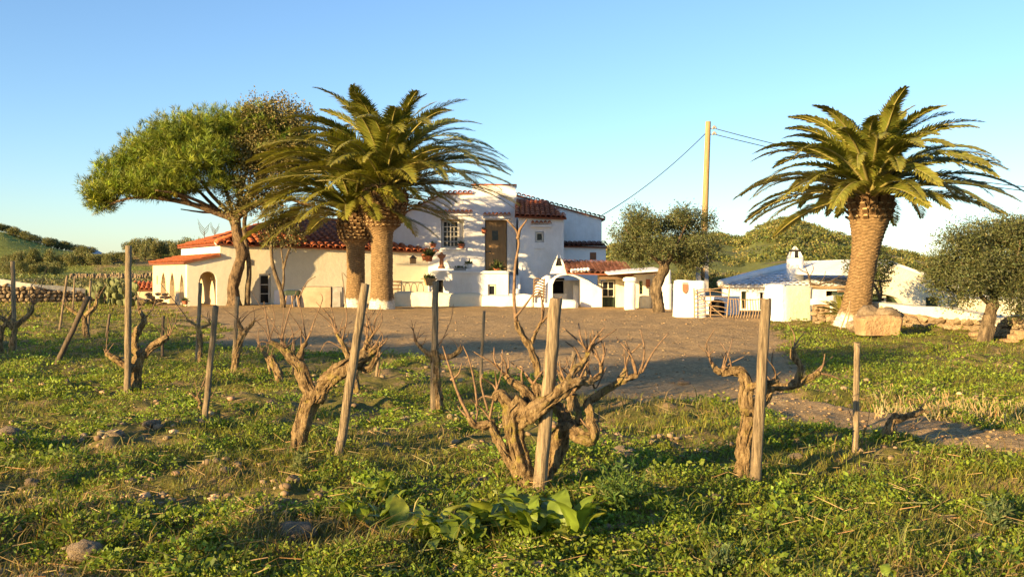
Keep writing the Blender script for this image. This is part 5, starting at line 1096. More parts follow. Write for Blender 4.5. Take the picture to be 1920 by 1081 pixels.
# prickly pear
t = thing('prickly_pear', 'big prickly pear cactus clump in front of the field wall at left', 'cactus', P(215, 572, 41)); rs = random.Random(8)
bm = bmesh.new(); bmesh.ops.create_icosphere(bm, subdivisions=2, radius=.5)
for v in bm.verts: v.co.y *= .16; v.co.z = v.co.z * (1.0) + .5; v.co.x *= .45 + .35 * v.co.z
PAD = bpy.data.meshes.new('cactus_pad'); bm.to_mesh(PAD); bm.free(); PAD.materials.append(M['cactus']); PAD.polygons.foreach_set('use_smooth', np.ones(len(PAD.polygons), bool))
def pads(p, rot, lean, n, sz):
    Mx = Matrix.Translation(p) @ Matrix.Rotation(rot, 4, 'Z') @ Matrix.Rotation(lean, 4, 'Y') @ Matrix.Scale(sz, 4); inst('pad', PAD, M['cactus'], t, Mx)
    if n <= 0: return
    for k in range(rs.choice((1, 2, 2))): pads(Mx @ Vector((rs.uniform(-.25, .25), 0, .92)), rot + rs.uniform(-1, 1), lean + rs.uniform(-.7, .7), n - 1, sz * rs.uniform(.8, .98))
for i in range(17):
    q = P(172 + i * 5.3, 0, 41 + rs.uniform(-.5, .7)); q.z = -.05; pads(q, rs.uniform(-1, 1), rs.uniform(-.6, .6), rs.choice((1, 2, 2)), rs.uniform(.36, .5))
# bare shrubs behind the barn
for (px, py0, h, lab) in ((383, 442, 22, 'leafless forked twig tree behind the barn roof, left one'), (403, 440, 16, 'leafless forked twig tree behind the barn roof, right one')):
    t = thing('bare_tree', lab, 'tree', P(px, 520, 56)); rs = random.Random(px); mb = MB(); ptube(mb, [(px, 520), (px, py0), (px, py0 - h * .4)], 1.2, .8, 56, 5, 0); mb.build('trunk', M['stake_dark'], t)
    for i in range(7):
        y = py0 - h * .1 * i; s = 1 if i % 2 else -1; mb = MB(); ptube(mb, [(px, y), (px + s * h * .3, y - h * .35), (px + s * h * rs.uniform(.3, .6), y - h * rs.uniform(.6, .9))], .7, .3, 56, 4, 0); mb.build('twig', M['stake_dark'], t)
# ================================================================== FAR TREES
def crown_mesh(seed, r=1.0, hgt=.9, n=520, L=.22, col=(.075, .085, .03)):
    rng = np.random.default_rng(seed); lob = [(Vector((rng.uniform(-.45, .45), rng.uniform(-.45, .45), .55 + rng.uniform(-.15, .3))), (.55 + .15 * rng.random(), .55, .45)) for _ in range(6)] + [(Vector((0, 0, .5)), (.75, .75, .5))]
    p_, o_ = crown_points(lob, n, rng, .75, .9); cl = vary(col, n, .28, rng); V, F, c = leaf_quads(p_ - o_ * .05, unit(o_ + rng.normal(0, .8, (n, 3))), L * (.6 + .8 * rng.random(n)), L * .7, cl, rng)
    me = bpy.data.meshes.new('crown'); me.vertices.add(len(V)); me.vertices.foreach_set('co', V.astype(np.float32).ravel()); me.loops.add(F.size); me.loops.foreach_set('vertex_index', F.astype(np.int32).ravel()); me.polygons.add(len(F)); me.polygons.foreach_set('loop_start', np.arange(0, F.size, 4, dtype=np.int32))
    at = me.attributes.new('col', 'FLOAT_COLOR', 'POINT'); at.data.foreach_set('color', np.c_[c, np.ones(len(c))].astype(np.float32).ravel()); me.update(calc_edges=True); me.materials.append(M['leaf']); return me
CR = [crown_mesh(40 + i, n=1700, L=.105, col=(.135, .135, .040)) for i in range(6)]
ORD = 'first second third fourth fifth sixth seventh eighth ninth tenth eleventh twelfth thirteenth fourteenth fifteenth sixteenth seventeenth eighteenth nineteenth twentieth'.split()
tm = MB(); tm.tube([Vector((0, 0, -.3)), Vector((.03, 0, .2)), Vector((0, 0, .6))], [.09, .07, .04], 7); TRK = tm.build('far_trunk', M['olivebark']); TRKM = TRK.data; bpy.data.objects.remove(TRK)
def far_tree(px, py_top, d, wpx, label, group, seed):
    x = PX(px, d); z = gz(x, d); k = d / FPX; top = PZ(py_top, d); h = max(1.2, top - z); rs = random.Random(seed); r = wpx * k / 2
    t = thing('far_tree', label, 'tree', (x, d, z), group)
    sz = h / 1.32; inst('crown', CR[seed % 6], M['leaf'], t, Matrix.Translation((x, d, z - sz * .05)) @ Matrix.Rotation(rs.uniform(0, 6.3), 4, 'Z') @ Matrix.Diagonal((r * 1.05, r * 1.05, sz, 1)))
    inst('trunk', TRKM, M['olivebark'], t, Matrix.Translation((x, d, z)) @ Matrix.Diagonal((r * .9, r * .9, h * .7, 1)))
rs = random.Random(2)
for i in range(19):
    px = 2 + i * 13.2 + rs.uniform(-4, 4); far_tree(px, 461 + rs.uniform(-2, 14) + (6 if px > 180 else 0), 190 + rs.uniform(-6, 6), rs.uniform(24, 36), ORD[i] + ' round dark tree from the left in the hedge row across the hillside field', 'trees of the hedge row below the left hill', i)
for i in range(20):
    px = -6 + i * 9.2 + rs.uniform(-3, 3); far_tree(px, float(np.interp(px, [0, 30, 60, 110, 170, 200], [417, 424, 437, 446, 462, 470])) + rs.uniform(-2, 4), 352 + rs.uniform(-6, 6), rs.uniform(22, 34), ORD[i] + ' dark tree from the left along the crest of the left hill', 'trees along the crest of the left hill', i + 3)
for i in range(15):
    px = 244 + i * 9.6 + rs.uniform(-3, 3); far_tree(px, float(np.interp(px, [240, 260, 300, 340, 358, 400], [444, 438, 442, 446, 433, 448])) + rs.uniform(-1, 6), 205 + rs.uniform(-8, 8), rs.uniform(26, 38), ORD[i] + ' bushy tree from the left in the grove on the brown knoll by the barn', 'trees of the grove on the left knoll', i + 1)
for i in range(10):
    px = 10 + i * 11 + rs.uniform(-4, 4); far_tree(px, 486 + rs.uniform(-3, 8), 150 + rs.uniform(-8, 8), rs.uniform(22, 34), ORD[i] + ' olive green bush from the left below the hedge row at far left', 'bushes below the hedge row', i + 2)
for i in range(16):
    px = 1140 + i * 16 + rs.uniform(-5, 5); far_tree(px, 500 + rs.uniform(-10, 16), 62 + rs.uniform(-3, 14), rs.uniform(34, 54), ORD[i] + ' bushy tree from the left in the gap behind the olive and gate', 'bushy trees behind the gateway', i)
# ------------------------------------------------------------------ scrub covering the right hill, one mass
rng = np.random.default_rng(77); Vs = []; Fs = []; Cs = []; off = 0; cnt = 0
for _ in range(9000):
    px = rng.uniform(1090, 2150); d = 150 * (400 / 150) ** (rng.random() ** .6); x = PX(px, d)
    if rng.random() < d / 400 * 0: continue
    nn = float(fbm(x, d, .045, 3)) + .25 * float(vnoise(x, d, .2, 1) - .5); 
    if nn < .51 and rng.random() < .96: continue
    z = gz(x, d); r = rng.uniform(.7, 2.0) * (1.0 if d > 180 else .8); n = int(64 + 20 * rng.random()); v = unit(rng.normal(size=(n, 3))); v[:, 2] = np.abs(v[:, 2]); pp = np.array([x, d, z]) + v * np.array([r, r, r * rng.uniform(.6, 1.0)]) * (.8 + .3 * rng.random((n, 1)))
    base = [(.16, .165, .036), (.12, .135, .03), (.20, .18, .05), (.09, .105, .028)][rng.integers(4)]
    V, F, c = leaf_quads(pp, unit(v + rng.normal(0, .7, (n, 3))), r * .27, r * .22, vary(base, n, .25, rng), rng); Vs.append(V); Fs.append(F + off); Cs.append(c); off += len(V); cnt += 1
tag(np_mesh('hill_scrub', np.concatenate(Vs), np.concatenate(Fs), M['leaf'], None, np.concatenate(Cs)), kind='stuff')
# low growth on the fields at left
Vs = []; Fs = []; Cs = []; off = 0
for _ in range(5200):
    px = rng.uniform(-60, 420); d = 60 * (350 / 60) ** (rng.random() ** .8); x = PX(px, d)
    if float(fbm(x, d, .08, 3)) < .47: continue
    z = gz(x, d); r = rng.uniform(.2, .5); n = 14; v = unit(rng.normal(size=(n, 3))); v[:, 2] = np.abs(v[:, 2]) * (.8 if d < 100 else .3); pp = np.array([x, d, z]) + v * r * (1 if d < 100 else 2.2)
    V, F, c = leaf_quads(pp, unit(v + rng.normal(0, .7, (n, 3))), r * .6, r * .4, vary((.14, .16, .04) if d > 110 else (.13, .125, .045), n, .2, rng), rng); Vs.append(V); Fs.append(F + off); Cs.append(c); off += len(V)
tag(np_mesh('field_weeds', np.concatenate(Vs), np.concatenate(Fs), M['leaf'], None, np.concatenate(Cs)), kind='stuff')
# ================================================================== VINEYARD: STAKES
def stake(label, top, bot, wpx, d=None, mat='stake', seed=0, r2=None):
    d = d or GD(bot[1]); k = d / FPX; b = P(bot[0], bot[1] + 6, d); a = P(top[0], top[1], d); rs = random.Random(seed); r = wpx * k * .40
    g = gz(P(*bot, d).x, d); b.z = min(b.z, g - .15)
    mb = MB(); n = 14; pts = [b.lerp(a, i / n) + Vector((rs.uniform(-.08, .08) * r, rs.uniform(-.08, .08) * r, 0)) for i in range(n + 1)]
    mb.tube(pts, [r * (1.06 - .10 * i / n) for i in range(n + 1)], 16, .06, .035, seed)
    m = len(mb.v)
    for i in range(m - 16, m): v = mb.v[i]; mb.v[i] = (v[0], v[1], v[2] + rs.uniform(-.25, .25) * r)
    return tag(mb.build('wooden_stake', M[mat], None, True), label, 'stake', 'wooden stakes of the vineyard')
stake('thick grey wooden stake leaning right in front of the biggest vine, split at its top', (1043, 560), (1007, 940), 31, seed=1)
stake('stout stake leaning slightly against the yellow lichened vine at right', (1437, 561), (1413, 912), 25, seed=2)
stake('plain upright stake between the lichened vine and the short stump at right', (1607, 642), (1603, 855), 14.5, seed=3)
stake('leaning stake through the right arm of the twin armed vine', (685, 532), (630, 858), 21, seed=4)
stake('tilted pale stake with a thin young vine at its foot, left of centre', (405, 573), (381, 785), 14, seed=5)
stake('tallest straight stake at left, standing above the skyline', (241, 461), (239, 733), 15, seed=6)
stake('upright stake beside the column shaped vine near the picture centre', (817, 527), (812, 768), 15, seed=7)
stake('thin stake behind the left shoots of the biggest vine', (908, 583), (900, 716), 7, seed=8)
stake('slim stake beside the vine in front of the barn arch', (376, 530), (368, 685), 9, seed=9)
stake('upright stake at the left edge among tangled vine shoots', (24, 490), (28, 662), 10, seed=10)
stake('dark fallen stake leaning far to the right at left', (166, 556), (98, 684), 12, 15.8, 'stake_dark', 11)
stake('pale thin stake tilting right behind the far left vines', (126, 516), (110, 616), 5.5, seed=12)
stake('thin upright stake behind the fallen dark stake', (170, 526), (164, 633), 5.5, 21.5, seed=13)
stake('short dark leaning stub of a stake left of the tallest stake', (206, 588), (197, 634), 6, 21.2, 'stake_dark', 14)
stake('short dark stake right behind the spreading vine at left', (306, 592), (304, 670), 7, 17.4, 'stake_dark', 15)
stake('slender stake beside the tall narrow vine in front of the pine', (445, 556), (437, 698), 10, seed=16)
stake('small stake stub right of the twin armed vine', (713, 640), (704, 711), 8, seed=17)
stake('narrow stake at far left close to the field wall', (140, 522), (136, 585), 4, 34, seed=18)
stake('short broken stake behind the right arm of the biggest vine', (1077, 658), (1071, 768), 13, seed=19)
stake('thin leaning stake among shoots behind the twin armed vine', (552, 640), (548, 700), 6, 14.2, 'stake_dark', 20)
# ================================================================== VINES
def vine(label, base, strokes, canes, d=None, seed=0, cane_r=1.6, sides=20, step=None, auto=0, fat=.70):
    d = d or GD(base[1]); t = thing('grape_vine', label, 'grape vine', P(base[0], base[1], d), 'old pruned vines of the vineyard'); k = d / FPX; rs = random.Random(seed)
    mb = MB()
    for i, (pts, radii) in enumerate(strokes):
        pp = [P(q[0], q[1], d) + Vector((0, q[2] if len(q) > 2 else 0, 0)) for q in pts]; rr = [r * k * fat for r in radii]
        if len(rr) != len(pp): rr = list(np.interp(np.linspace(0, 1, len(pp)), np.linspace(0, 1, len(rr)), rr))
        mb.tube(pp, rr, sides, step or max(.016, min(rr) * .45), .26, seed * 7 + i)
    for i, (pts, radii) in enumerate(strokes):                     # loose ribbons of shredding bark lying on the wood
        pp = [P(q[0], q[1], d) + Vector((0, q[2] if len(q) > 2 else 0, 0)) for q in pts]; rm = float(np.mean(radii)) * k * fat
        if rm < .022 or len(pp) < 3: continue
        path, par = catmull(pp, .03); R = list(np.interp(np.linspace(0, 1, len(path)), np.linspace(0, 1, len(radii)), radii)); m = len(path)
        for j in range(int(10 + rm * 420)):
            a = rs.randrange(0, max(1, m - 4)); b = min(m, a + rs.randint(4, 10)); th = rs.uniform(0, 6.283); dr = rs.uniform(-.12, .12); q = []
            for e in range(a, b):
                tg = (path[min(e + 1, m - 1)] - path[max(e - 1, 0)]).normalized(); n1 = tg.cross(Vector((.3, .9, .2))).normalized(); n2 = tg.cross(n1); lift = 1.05 + (.16 if e in (a, b - 1) and rs.random() < .4 else 0)
                q.append(path[e] + (n1 * math.cos(th + dr * (e - a)) + n2 * math.sin(th + dr * (e - a))) * R[e] * k * fat * lift)
            if len(q) > 2: mb.tube(q, [rm * .05] + [rm * rs.uniform(.07, .14)] * (len(q) - 2) + [rm * .04], 5, .05, .0, j)
    mb.build('trunk', M['vine'], t, True)
    for i in range(auto):                                          # short spurs left by the pruning
        pts, radii = rs.choice(strokes[1:] or strokes); q = pts[-1] if rs.random() < .65 else pts[-2]; x, y = q[0] + rs.uniform(-3, 3) * 1, q[1]; o = q[2] if len(q) > 2 else 0
        L = rs.uniform(.08, .28) / k; a = rs.uniform(.6, 2.5); canes = canes + [[(x, y, o), (x + L * .45 * math.cos(a), y - L * .5 * math.sin(a), o + rs.uniform(-.06, .06)), (x + L * math.cos(a + rs.uniform(-.35, .35)), y - L * math.sin(a), o + rs.uniform(-.1, .1))]]
    for i, c in enumerate(canes):
        mb = MB(); pp = [P(q[0], q[1], d) + Vector((0, q[2] if len(q) > 2 else 0, 0)) for q in c]; n = len(pp); w_ = cane_r * (.95 if i < 3 else .66)
        mb.tube(pp, [w_ * k * (1.25 - .75 * j / (n - 1)) for j in range(n)], 7, None, .10, i + seed)
        m = int(n * 1); mb.build('cane', M['cane'], t, True)
    return t
vine('biggest gnarled vine in the centre foreground, spreading many thick arms', (1000, 935), [
    ([(1000, 945), (990, 905), (975, 860), (965, 815), (962, 775), (980, 748)], (34, 27, 24, 24, 25, 24)),
    ([(990, 915, .03), (965, 880, .03), (945, 845), (930, 815), (918, 788)], (18, 14, 12, 11, 11)),
    ([(918, 792), (905, 798), (888, 795), (878, 780)], (11, 11, 9, 6)),
    ([(975, 790), (1000, 768, -.10), (1030, 745, -.14), (1058, 722, -.14), (1085, 712, -.1), (1110, 712)], (24, 22, 19, 16, 12, 7)),
    ([(1058, 722, -.14), (1075, 695, -.06), (1095, 678), (1103, 660)], (12, 10, 8, 6)),
    ([(1085, 714, -.1), (1110, 712, -.05), (1125, 702), (1128, 685)], (9, 8, 6, 5)),
    ([(965, 770), (945, 745), (935, 738), (925, 748)], (20, 16, 12, 9)),
    ([(1000, 760, .05), (985, 735, .08), (960, 718, .1), (948, 705, .1)], (17, 13, 10, 7)),
    ([(1005, 770, .06), (1008, 735, .1), (1000, 722, .1)], (18, 17, 9)),
    ([(1012, 710, .12), (1005, 680, .12), (990, 645, .1), (975, 622, .08), (968, 603, .05)], (10, 9.5, 9, 8, 8)),
    ([(998, 645, .1), (1005, 625, .1), (1016, 605, .1)], (6, 4.5, 4)),
    ([(1005, 925, .06), (1030, 880, .12), (1045, 845, .14), (1058, 815, .12), (1075, 800, .05)], (28, 25, 24, 24, 22)),
    ([(1058, 820, .14), (1062, 790, .2), (1045, 772, .24), (1030, 770, .24)], (21, 18, 15, 10)),
    ([(1070, 810, .05), (1092, 820), (1108, 824), (1114, 808), (1106, 790)], (19, 16, 16, 15, 14)),
    ([(1108, 798), (1106, 770, .03), (1104, 755, .05), (1125, 742, .08), (1155, 725, .1), (1180, 712, .1), (1200, 706, .1)], (14, 12, 10, 10, 9, 8, 6)),
    ([(1160, 722, .1), (1172, 706, .1), (1176, 694, .1)], (8, 8, 7)),
    ([(1090, 800, .1), (1085, 770, .15), (1078, 740, .18)], (10, 8, 6))],
    [[(968, 603, .05), (964, 560, .05), (966, 500, .04), (973, 455, .03), (967, 430, .02), (950, 412)], [(971, 448, .03), (975, 430, .02), (988, 412)], [(882, 785), (860, 740), (845, 695), (830, 648)], [(918, 785), (925, 750), (940, 700), (942, 655)], [(895, 760), (890, 720), (880, 675), (868, 648)], [(915, 770), (902, 720), (905, 700)],
     [(965, 595), (985, 572), (1000, 552), (1016, 545)], [(1016, 605, .1), (1020, 580, .08), (1012, 545)], [(1196, 706, .1), (1185, 665, .1), (1175, 640, .1)], [(1205, 702, .1), (1212, 660, .1), (1205, 620, .1)], [(1208, 700, .1), (1230, 660, .1), (1258, 625, .1)], [(1200, 706, .1), (1206, 690, .1), (1214, 676, .1)], [(1128, 690), (1118, 660), (1108, 640)], [(1103, 662), (1110, 640), (1130, 625)], [(1128, 686), (1132, 655), (1120, 620)],
     [(1090, 680), (1080, 655), (1060, 640)], [(1100, 690), (1102, 700), (1102, 660), (1098, 620)], [(845, 712), (860, 700), (866, 680)], [(1060, 715, -.1), (1050, 690, -.1), (1048, 672, -.1)], [(1110, 712), (1120, 730, .1), (1140, 690, .1)], [(925, 746), (908, 742), (895, 750)], [(980, 722, .1), (978, 705, .1), (980, 690, .1)], [(1085, 745, .15), (1060, 740, .15), (1048, 720, .15)], [(1078, 742, .18), (1090, 720, .16), (1095, 700, .16)]], seed=1, cane_r=3.0, sides=32, step=.016, auto=46, fat=.64)
vine('twin armed vine with Y shaped orange lichened trunk left of centre', (562, 845), [
    ([(560, 850), (562, 820), (570, 785), (580, 755), (588, 735)], (21, 17, 18, 20, 20)),
    ([(585, 745), (572, 712), (562, 685), (545, 668), (535, 655)], (17, 15, 15, 13, 8)),
    ([(590, 745), (615, 715, -.05), (640, 695, -.08), (660, 680, -.06), (690, 662), (712, 650)], (20, 19, 18, 17, 12, 7)),
    ([(545, 668), (525, 650), (505, 640)], (10, 7, 5)), ([(660, 680), (650, 660), (640, 640), (630, 625)], (10, 7, 5, 3)), ([(680, 665), (690, 640), (700, 625)], (9, 6, 3)), ([(560, 680), (566, 655), (575, 640)], (9, 6, 4)), ([(665, 680), (690, 690), (708, 668)], (10, 9, 6))],
    [[(508, 642), (500, 600), (495, 565)], [(525, 652), (535, 610), (545, 575), (556, 545)], [(512, 645), (490, 640), (480, 655)], [(575, 640), (568, 600), (560, 560)], [(570, 650), (590, 600), (605, 560), (600, 550)], [(535, 655), (520, 620), (470, 545)], [(630, 625), (625, 590), (618, 570)], [(640, 640), (650, 600), (645, 540), (641, 510), (650, 520)], [(690, 640), (688, 600), (680, 570)], [(700, 628), (716, 600), (712, 570)], [(712, 650), (718, 630), (705, 610)], [(560, 560), (575, 530), (592, 518)], [(645, 655), (615, 640), (600, 660)], [(660, 660), (664, 620), (675, 600)], [(505, 640), (515, 600), (510, 570)], [(545, 665), (550, 630), (540, 600)], [(540, 660), (528, 635), (532, 590), (530, 560)]], seed=2, cane_r=1.7, step=.02, auto=44, fat=.74)
vine('yellow lichened vine with outstretched arms beside the stout stake at right', (1392, 900), [
    ([(1390, 905), (1393, 870), (1397, 830), (1403, 790), (1407, 765)], (20, 15, 14, 16, 17)),
    ([(1405, 775), (1396, 745), (1400, 720), (1392, 700), (1375, 695), (1352, 698)], (16, 15, 14, 11, 10, 8)), ([(1352, 698), (1342, 692), (1336, 682)], (8, 6, 4)),
    ([(1408, 772), (1430, 760, .1), (1448, 735, .12), (1455, 722, .1)], (15, 15, 13, 11)), ([(1398, 725), (1420, 716, -.12), (1440, 712, -.14), (1450, 705, -.12)], (8, 6, 6, 5)),
    ([(1455, 725, .1), (1480, 728, .1), (1500, 722, .1), (1525, 712, .1), (1545, 700, .1)], (10, 8, 9, 7, 5)), ([(1502, 720, .1), (1508, 690, .1), (1496, 670, .1), (1494, 655, .1)], (7, 7, 7, 6))],
    [[(1355, 690), (1358, 675), (1361, 660)], [(1545, 700, .1), (1552, 685, .1), (1555, 665, .1)], [(1545, 702, .1), (1565, 706, .1), (1585, 714, .1)], [(1535, 705, .1), (1548, 690, .1)], [(1494, 658, .1), (1489, 640, .1)], [(1498, 655, .1), (1508, 646, .1)]], seed=3, cane_r=2, step=.02, auto=18, fat=.82)
vine('short stump vine with one arm pointing right beside the path', (1668, 838), [([(1668, 845), (1664, 815), (1672, 790), (1685, 778)], (13, 11, 11, 9)), ([(1672, 788), (1700, 780), (1718, 775), (1732, 768)], (9, 8, 7, 4)), ([(1680, 840), (1690, 832), (1686, 822)], (6, 5, 3))], [[(1718, 775), (1725, 765), (1722, 758)], [(1732, 768), (1740, 772), (1752, 764)]], seed=4, cane_r=1.4, auto=5)
vine('column shaped vine with a ring of short arms beside the centre stake', (824, 768), [([(824, 772), (822, 740), (818, 700), (816, 670), (815, 655)], (12, 9, 10, 12, 10)), ([(812, 665), (800, 660), (788, 650), (780, 640)], (8, 6, 5, 3)), ([(820, 668), (845, 668), (858, 660), (866, 650)], (8, 6, 6, 5))], [[(782, 642), (775, 620), (770, 612)], [(866, 652), (862, 642)], [(815, 655), (830, 635), (840, 625)], [(820, 658), (845, 600), (850, 570)]], seed=5, cane_r=1.2, auto=9)
vine('sprawling vine with long right arm behind the tallest stake at left', (253, 730), [([(252, 738), (255, 705), (258, 680), (268, 660)], (15, 13, 12, 12)), ([(262, 668), (252, 640), (258, 620), (270, 600), (262, 582)], (10, 9, 9, 7, 4)), ([(264, 668), (285, 650), (300, 640), (315, 630)], (11, 9, 9, 7)), ([(258, 690, -.1), (235, 680, -.1), (220, 670, -.1), (205, 660, -.1)], (10, 8, 8, 5))], [[(268, 600), (285, 580), (292, 560)], [(315, 632), (320, 615), (312, 590)], [(205, 660, -.1), (200, 652, -.1)], [(318, 630), (330, 600), (332, 585)]], seed=6, cane_r=1.2, auto=16)
vine('tall narrow vine leaning right next to the slender stake before the pine', (440, 700), [([(438, 702), (443, 670), (450, 640), (458, 620)], (9, 8, 8, 8)), ([(456, 625), (448, 608), (447, 598)], (6, 5, 3)), ([(458, 622), (470, 610), (478, 600)], (6, 5, 3))], [[(447, 600), (442, 580)], [(478, 602), (495, 595)], [(450, 606), (470, 585), (500, 575)]], seed=7, cane_r=1.0, auto=7)
vine('dark vine stump half hidden behind the twin armed vine', (525, 715), [([(525, 720), (520, 695), (512, 678), (508, 665)], (11, 10, 9, 7)), ([(514, 680), (500, 668), (488, 650)], (6, 5, 3))], [[(488, 652), (480, 635)], [(508, 668), (515, 640)]], d=13.4, seed=8, cane_r=1.0, auto=6)
vine('dark vine trunk behind the leaning stake right of the twin arms', (668, 730), [([(668, 735), (665, 700), (672, 670), (690, 650)], (10, 9, 8, 6)), ([(670, 675), (655, 655), (645, 648)], (7, 5, 3))], [[(690, 652), (705, 640)], [(690, 655), (696, 625)]], d=12.4, seed=9, cane_r=1.0, auto=7)
vine('tangled vine with upright shoots at the left edge stake', (20, 655), [([(20, 668), (24, 640), (28, 610), (20, 598)], (8, 7, 7, 6)), ([(26, 612), (45, 598), (58, 585), (62, 570)], (7, 6, 5, 4)), ([(24, 615), (8, 600), (-5, 590)], (6, 5, 4))], [[(62, 572), (55, 545), (70, 520)], [(60, 575), (75, 545), (86, 505)], [(8, 602), (2, 580)], [(50, 592), (60, 560), (90, 500)], [(62, 572), (80, 560), (100, 545)]], d=17.3, seed=10, cane_r=1.0, auto=18)
vine('vine half cut by the left picture edge', (-6, 650), [([(-4, 662), (-2, 635), (4, 610)], (10, 9, 7)), ([(0, 620), (12, 606), (20, 592)], (6, 5, 3))], [[(20, 594), (30, 570)]], d=17.9, seed=11, cane_r=1.0, auto=8)
vine('vine in front of the barn arch close to a slim stake', (374, 682), [([(374, 690), (376, 655), (374, 625), (370, 608)], (6, 5, 6, 5)), ([(374, 612), (360, 605), (352, 598)], (4, 3, 2)), ([(374, 615), (388, 610), (396, 606)], (4, 3, 2))], [[(352, 600), (345, 588)], [(396, 607), (402, 595)], [(355, 602), (335, 575), (300, 530)]], d=15.3, seed=12, cane_r=.9, auto=7)
vine('vine with wide low arms behind the fallen dark stake', (162, 632), [([(163, 636), (160, 610), (158, 592)], (8, 7, 7)), ([(158, 595), (140, 585), (125, 575)], (5, 4, 3)), ([(160, 592), (178, 575), (182, 560)], (6, 5, 3))], [[(125, 577), (115, 562)], [(182, 562), (178, 545)], [(182, 562), (200, 530)]], d=21.5, seed=13, cane_r=.9, auto=14)
vine('thin young vine tied at the foot of the tilted pale stake', (372, 775), [([(370, 786), (376, 762), (372, 748), (366, 744)], (6, 6, 4, 3))], [[(368, 746), (380, 720), (392, 690)], [(378, 748), (395, 745), (404, 728)], [(366, 745), (358, 738)], [(372, 748), (386, 715), (385, 700)]], seed=14, cane_r=1.1, auto=3)
vine('tiny vine sprout beside the small stake stub right of the twin arms', (709, 712), [([(709, 714), (711, 700), (714, 690)], (2.5, 2, 1.5))], [[(712, 695), (718, 675)], [(711, 698), (705, 680)]], seed=15, cane_r=.8)
vine('thin shoots sprouting left of the twin armed vine trunk', (500, 690), [([(508, 700), (500, 670), (492, 655)], (4, 3.5, 2.5))], [[(494, 658), (484, 640)], [(500, 670), (505, 645)]], d=14.0, seed=16, cane_r=.9, auto=3)
vine('dry twig vine beside the plain stake at right', (1628, 790), [([(1612, 850), (1618, 820), (1622, 800)], (2.5, 2, 1.5))], [[(1620, 815), (1626, 795), (1630, 772)], [(1616, 830), (1600, 790), (1590, 765)]], d=8.1, seed=17, cane_r=1.0)
vine('low vine behind the right arms of the biggest vine', (1072, 790), [([(1072, 800), (1070, 760), (1068, 730)], (10, 9, 8)), ([(1070, 735), (1055, 715), (1048, 700)], (7, 5, 4)), ([(1070, 735), (1092, 715), (1100, 695)], (7, 5, 4))], [[(1048, 702), (1040, 680)], [(1100, 697), (1105, 670)]], d=10.2, seed=18, cane_r=1.3, auto=8)
# rows of the same vineyard that go on beside the picture, to the left
src = [o for o in C.objects if o.name.startswith('grape_vine')][1:7]
def copy_tree(o, loc, rz):
    c = o.copy(); C.objects.link(c); c.location = loc; c.rotation_euler = (0, 0, rz); ORG[c] = Vector(loc)
    for ch in o.children: q = ch.copy(); C.objects.link(q); q.parent = c
    return c
rs = random.Random(44)
for i, (x, y) in enumerate([(-3.4, 3.2), (-5.6, 4.6), (-9.5, 7.0), (-3.6, .4), (-6.5, 1.6)]):
    c = copy_tree(src[rs.choice((0, 1, 0, 1, 5))], (x, y, gz(x, max(y, 3.1)) if y > 3 else 0), rs.uniform(0, 6.28)); c['label'] = 'old pruned vine of the rows left of the picture'; c['group'] = 'vines beyond the left picture edge'
# ================================================================== GRASS AND WEEDS
rng = np.random.default_rng(101)
def scatter(n, py0, py1, u=.60):
    py = rng.uniform(py0, py1, n); d = EYE * FPX / (py - HY); uu = rng.uniform(-u, u, n); return uu * d, d
def blades(n, py0, py1, hmin, hmax, wfac, col, keep, seg2, lean=.55, a=.28, warm=.14):
    x, y = scatter(n, py0, py1); k = keep(x, y); x, y = x[k], y[k]; n = len(x); z = H(x, y)
    pat = fbm(x, y, 1.1, 11); h = (hmin + (hmax - hmin) * rng.random(n) ** 1.6) * (.45 + 1.1 * pat); wd = wfac * (.6 + .8 * rng.random(n)) * (1 + y / 14)
    az = rng.uniform(0, 2 * np.pi, n); ln = lean * (.4 + rng.random(n)); dirv = np.stack([np.cos(az), np.sin(az), np.zeros(n)], -1); sd = np.stack([-np.sin(az + .6), np.cos(az + .6), np.zeros(n)], -1)
    B = np.stack([x, y, z - .01], -1); up = np.array([0, 0, 1.0]); hh = h[:, None]; l = ln[:, None]; w_ = wd[:, None]
    c = vary(col, n, a, rng, warm) * (.75 + .5 * fbm(x, y, .7, 13))[:, None] * np.array([[1.12, 1.06, 1]])
    dry = (fbm(x, y, .9, 17) + rng.normal(0, .14, n)) > .66; c[dry] = vary((.26, .20, .075), int(dry.sum()), .2, rng)
    if seg2:
        Mi = B + up * hh * .6 + dirv * hh * l * .35; T = B + up * hh * (1 - .25 * l) + dirv * hh * l * 1.05
        V = np.stack([B - sd * w_ * .5, B + sd * w_ * .5, Mi + sd * w_ * .42, Mi - sd * w_ * .42, T, T + sd * .0008], 1).reshape(-1, 3); i = np.arange(n)[:, None] * 6
        F = np.concatenate([i + np.array([[0, 1, 2, 3]]), i + np.array([[3, 2, 5, 4]])]); return V, F, np.repeat(c, 6, 0)
    T = B + up * hh * (1 - .2 * l) + dirv * hh * l
    V = np.stack([B - sd * w_ * .5, B + sd * w_ * .5, T + sd * w_ * .08, T - sd * w_ * .08], 1).reshape(-1, 3); return V, np.arange(4 * n).reshape(n, 4), np.repeat(c, 4, 0)
def join(parts):
    V, F, Cc, o = [], [], [], 0
    for v, f, c in parts: V.append(v); F.append(f + o); Cc.append(c); o += len(v)
    return np.concatenate(V), np.concatenate(F), np.concatenate(Cc)
G = lambda x, y: dirt_mask(x, y) < .5
bare = lambda x, y: G(x, y) & ((fbm(x, y, .8, 21) + .35 * (fbm(x, y, 3.0, 22) - .5)) + rng.normal(0, .05, len(x)) > .43)
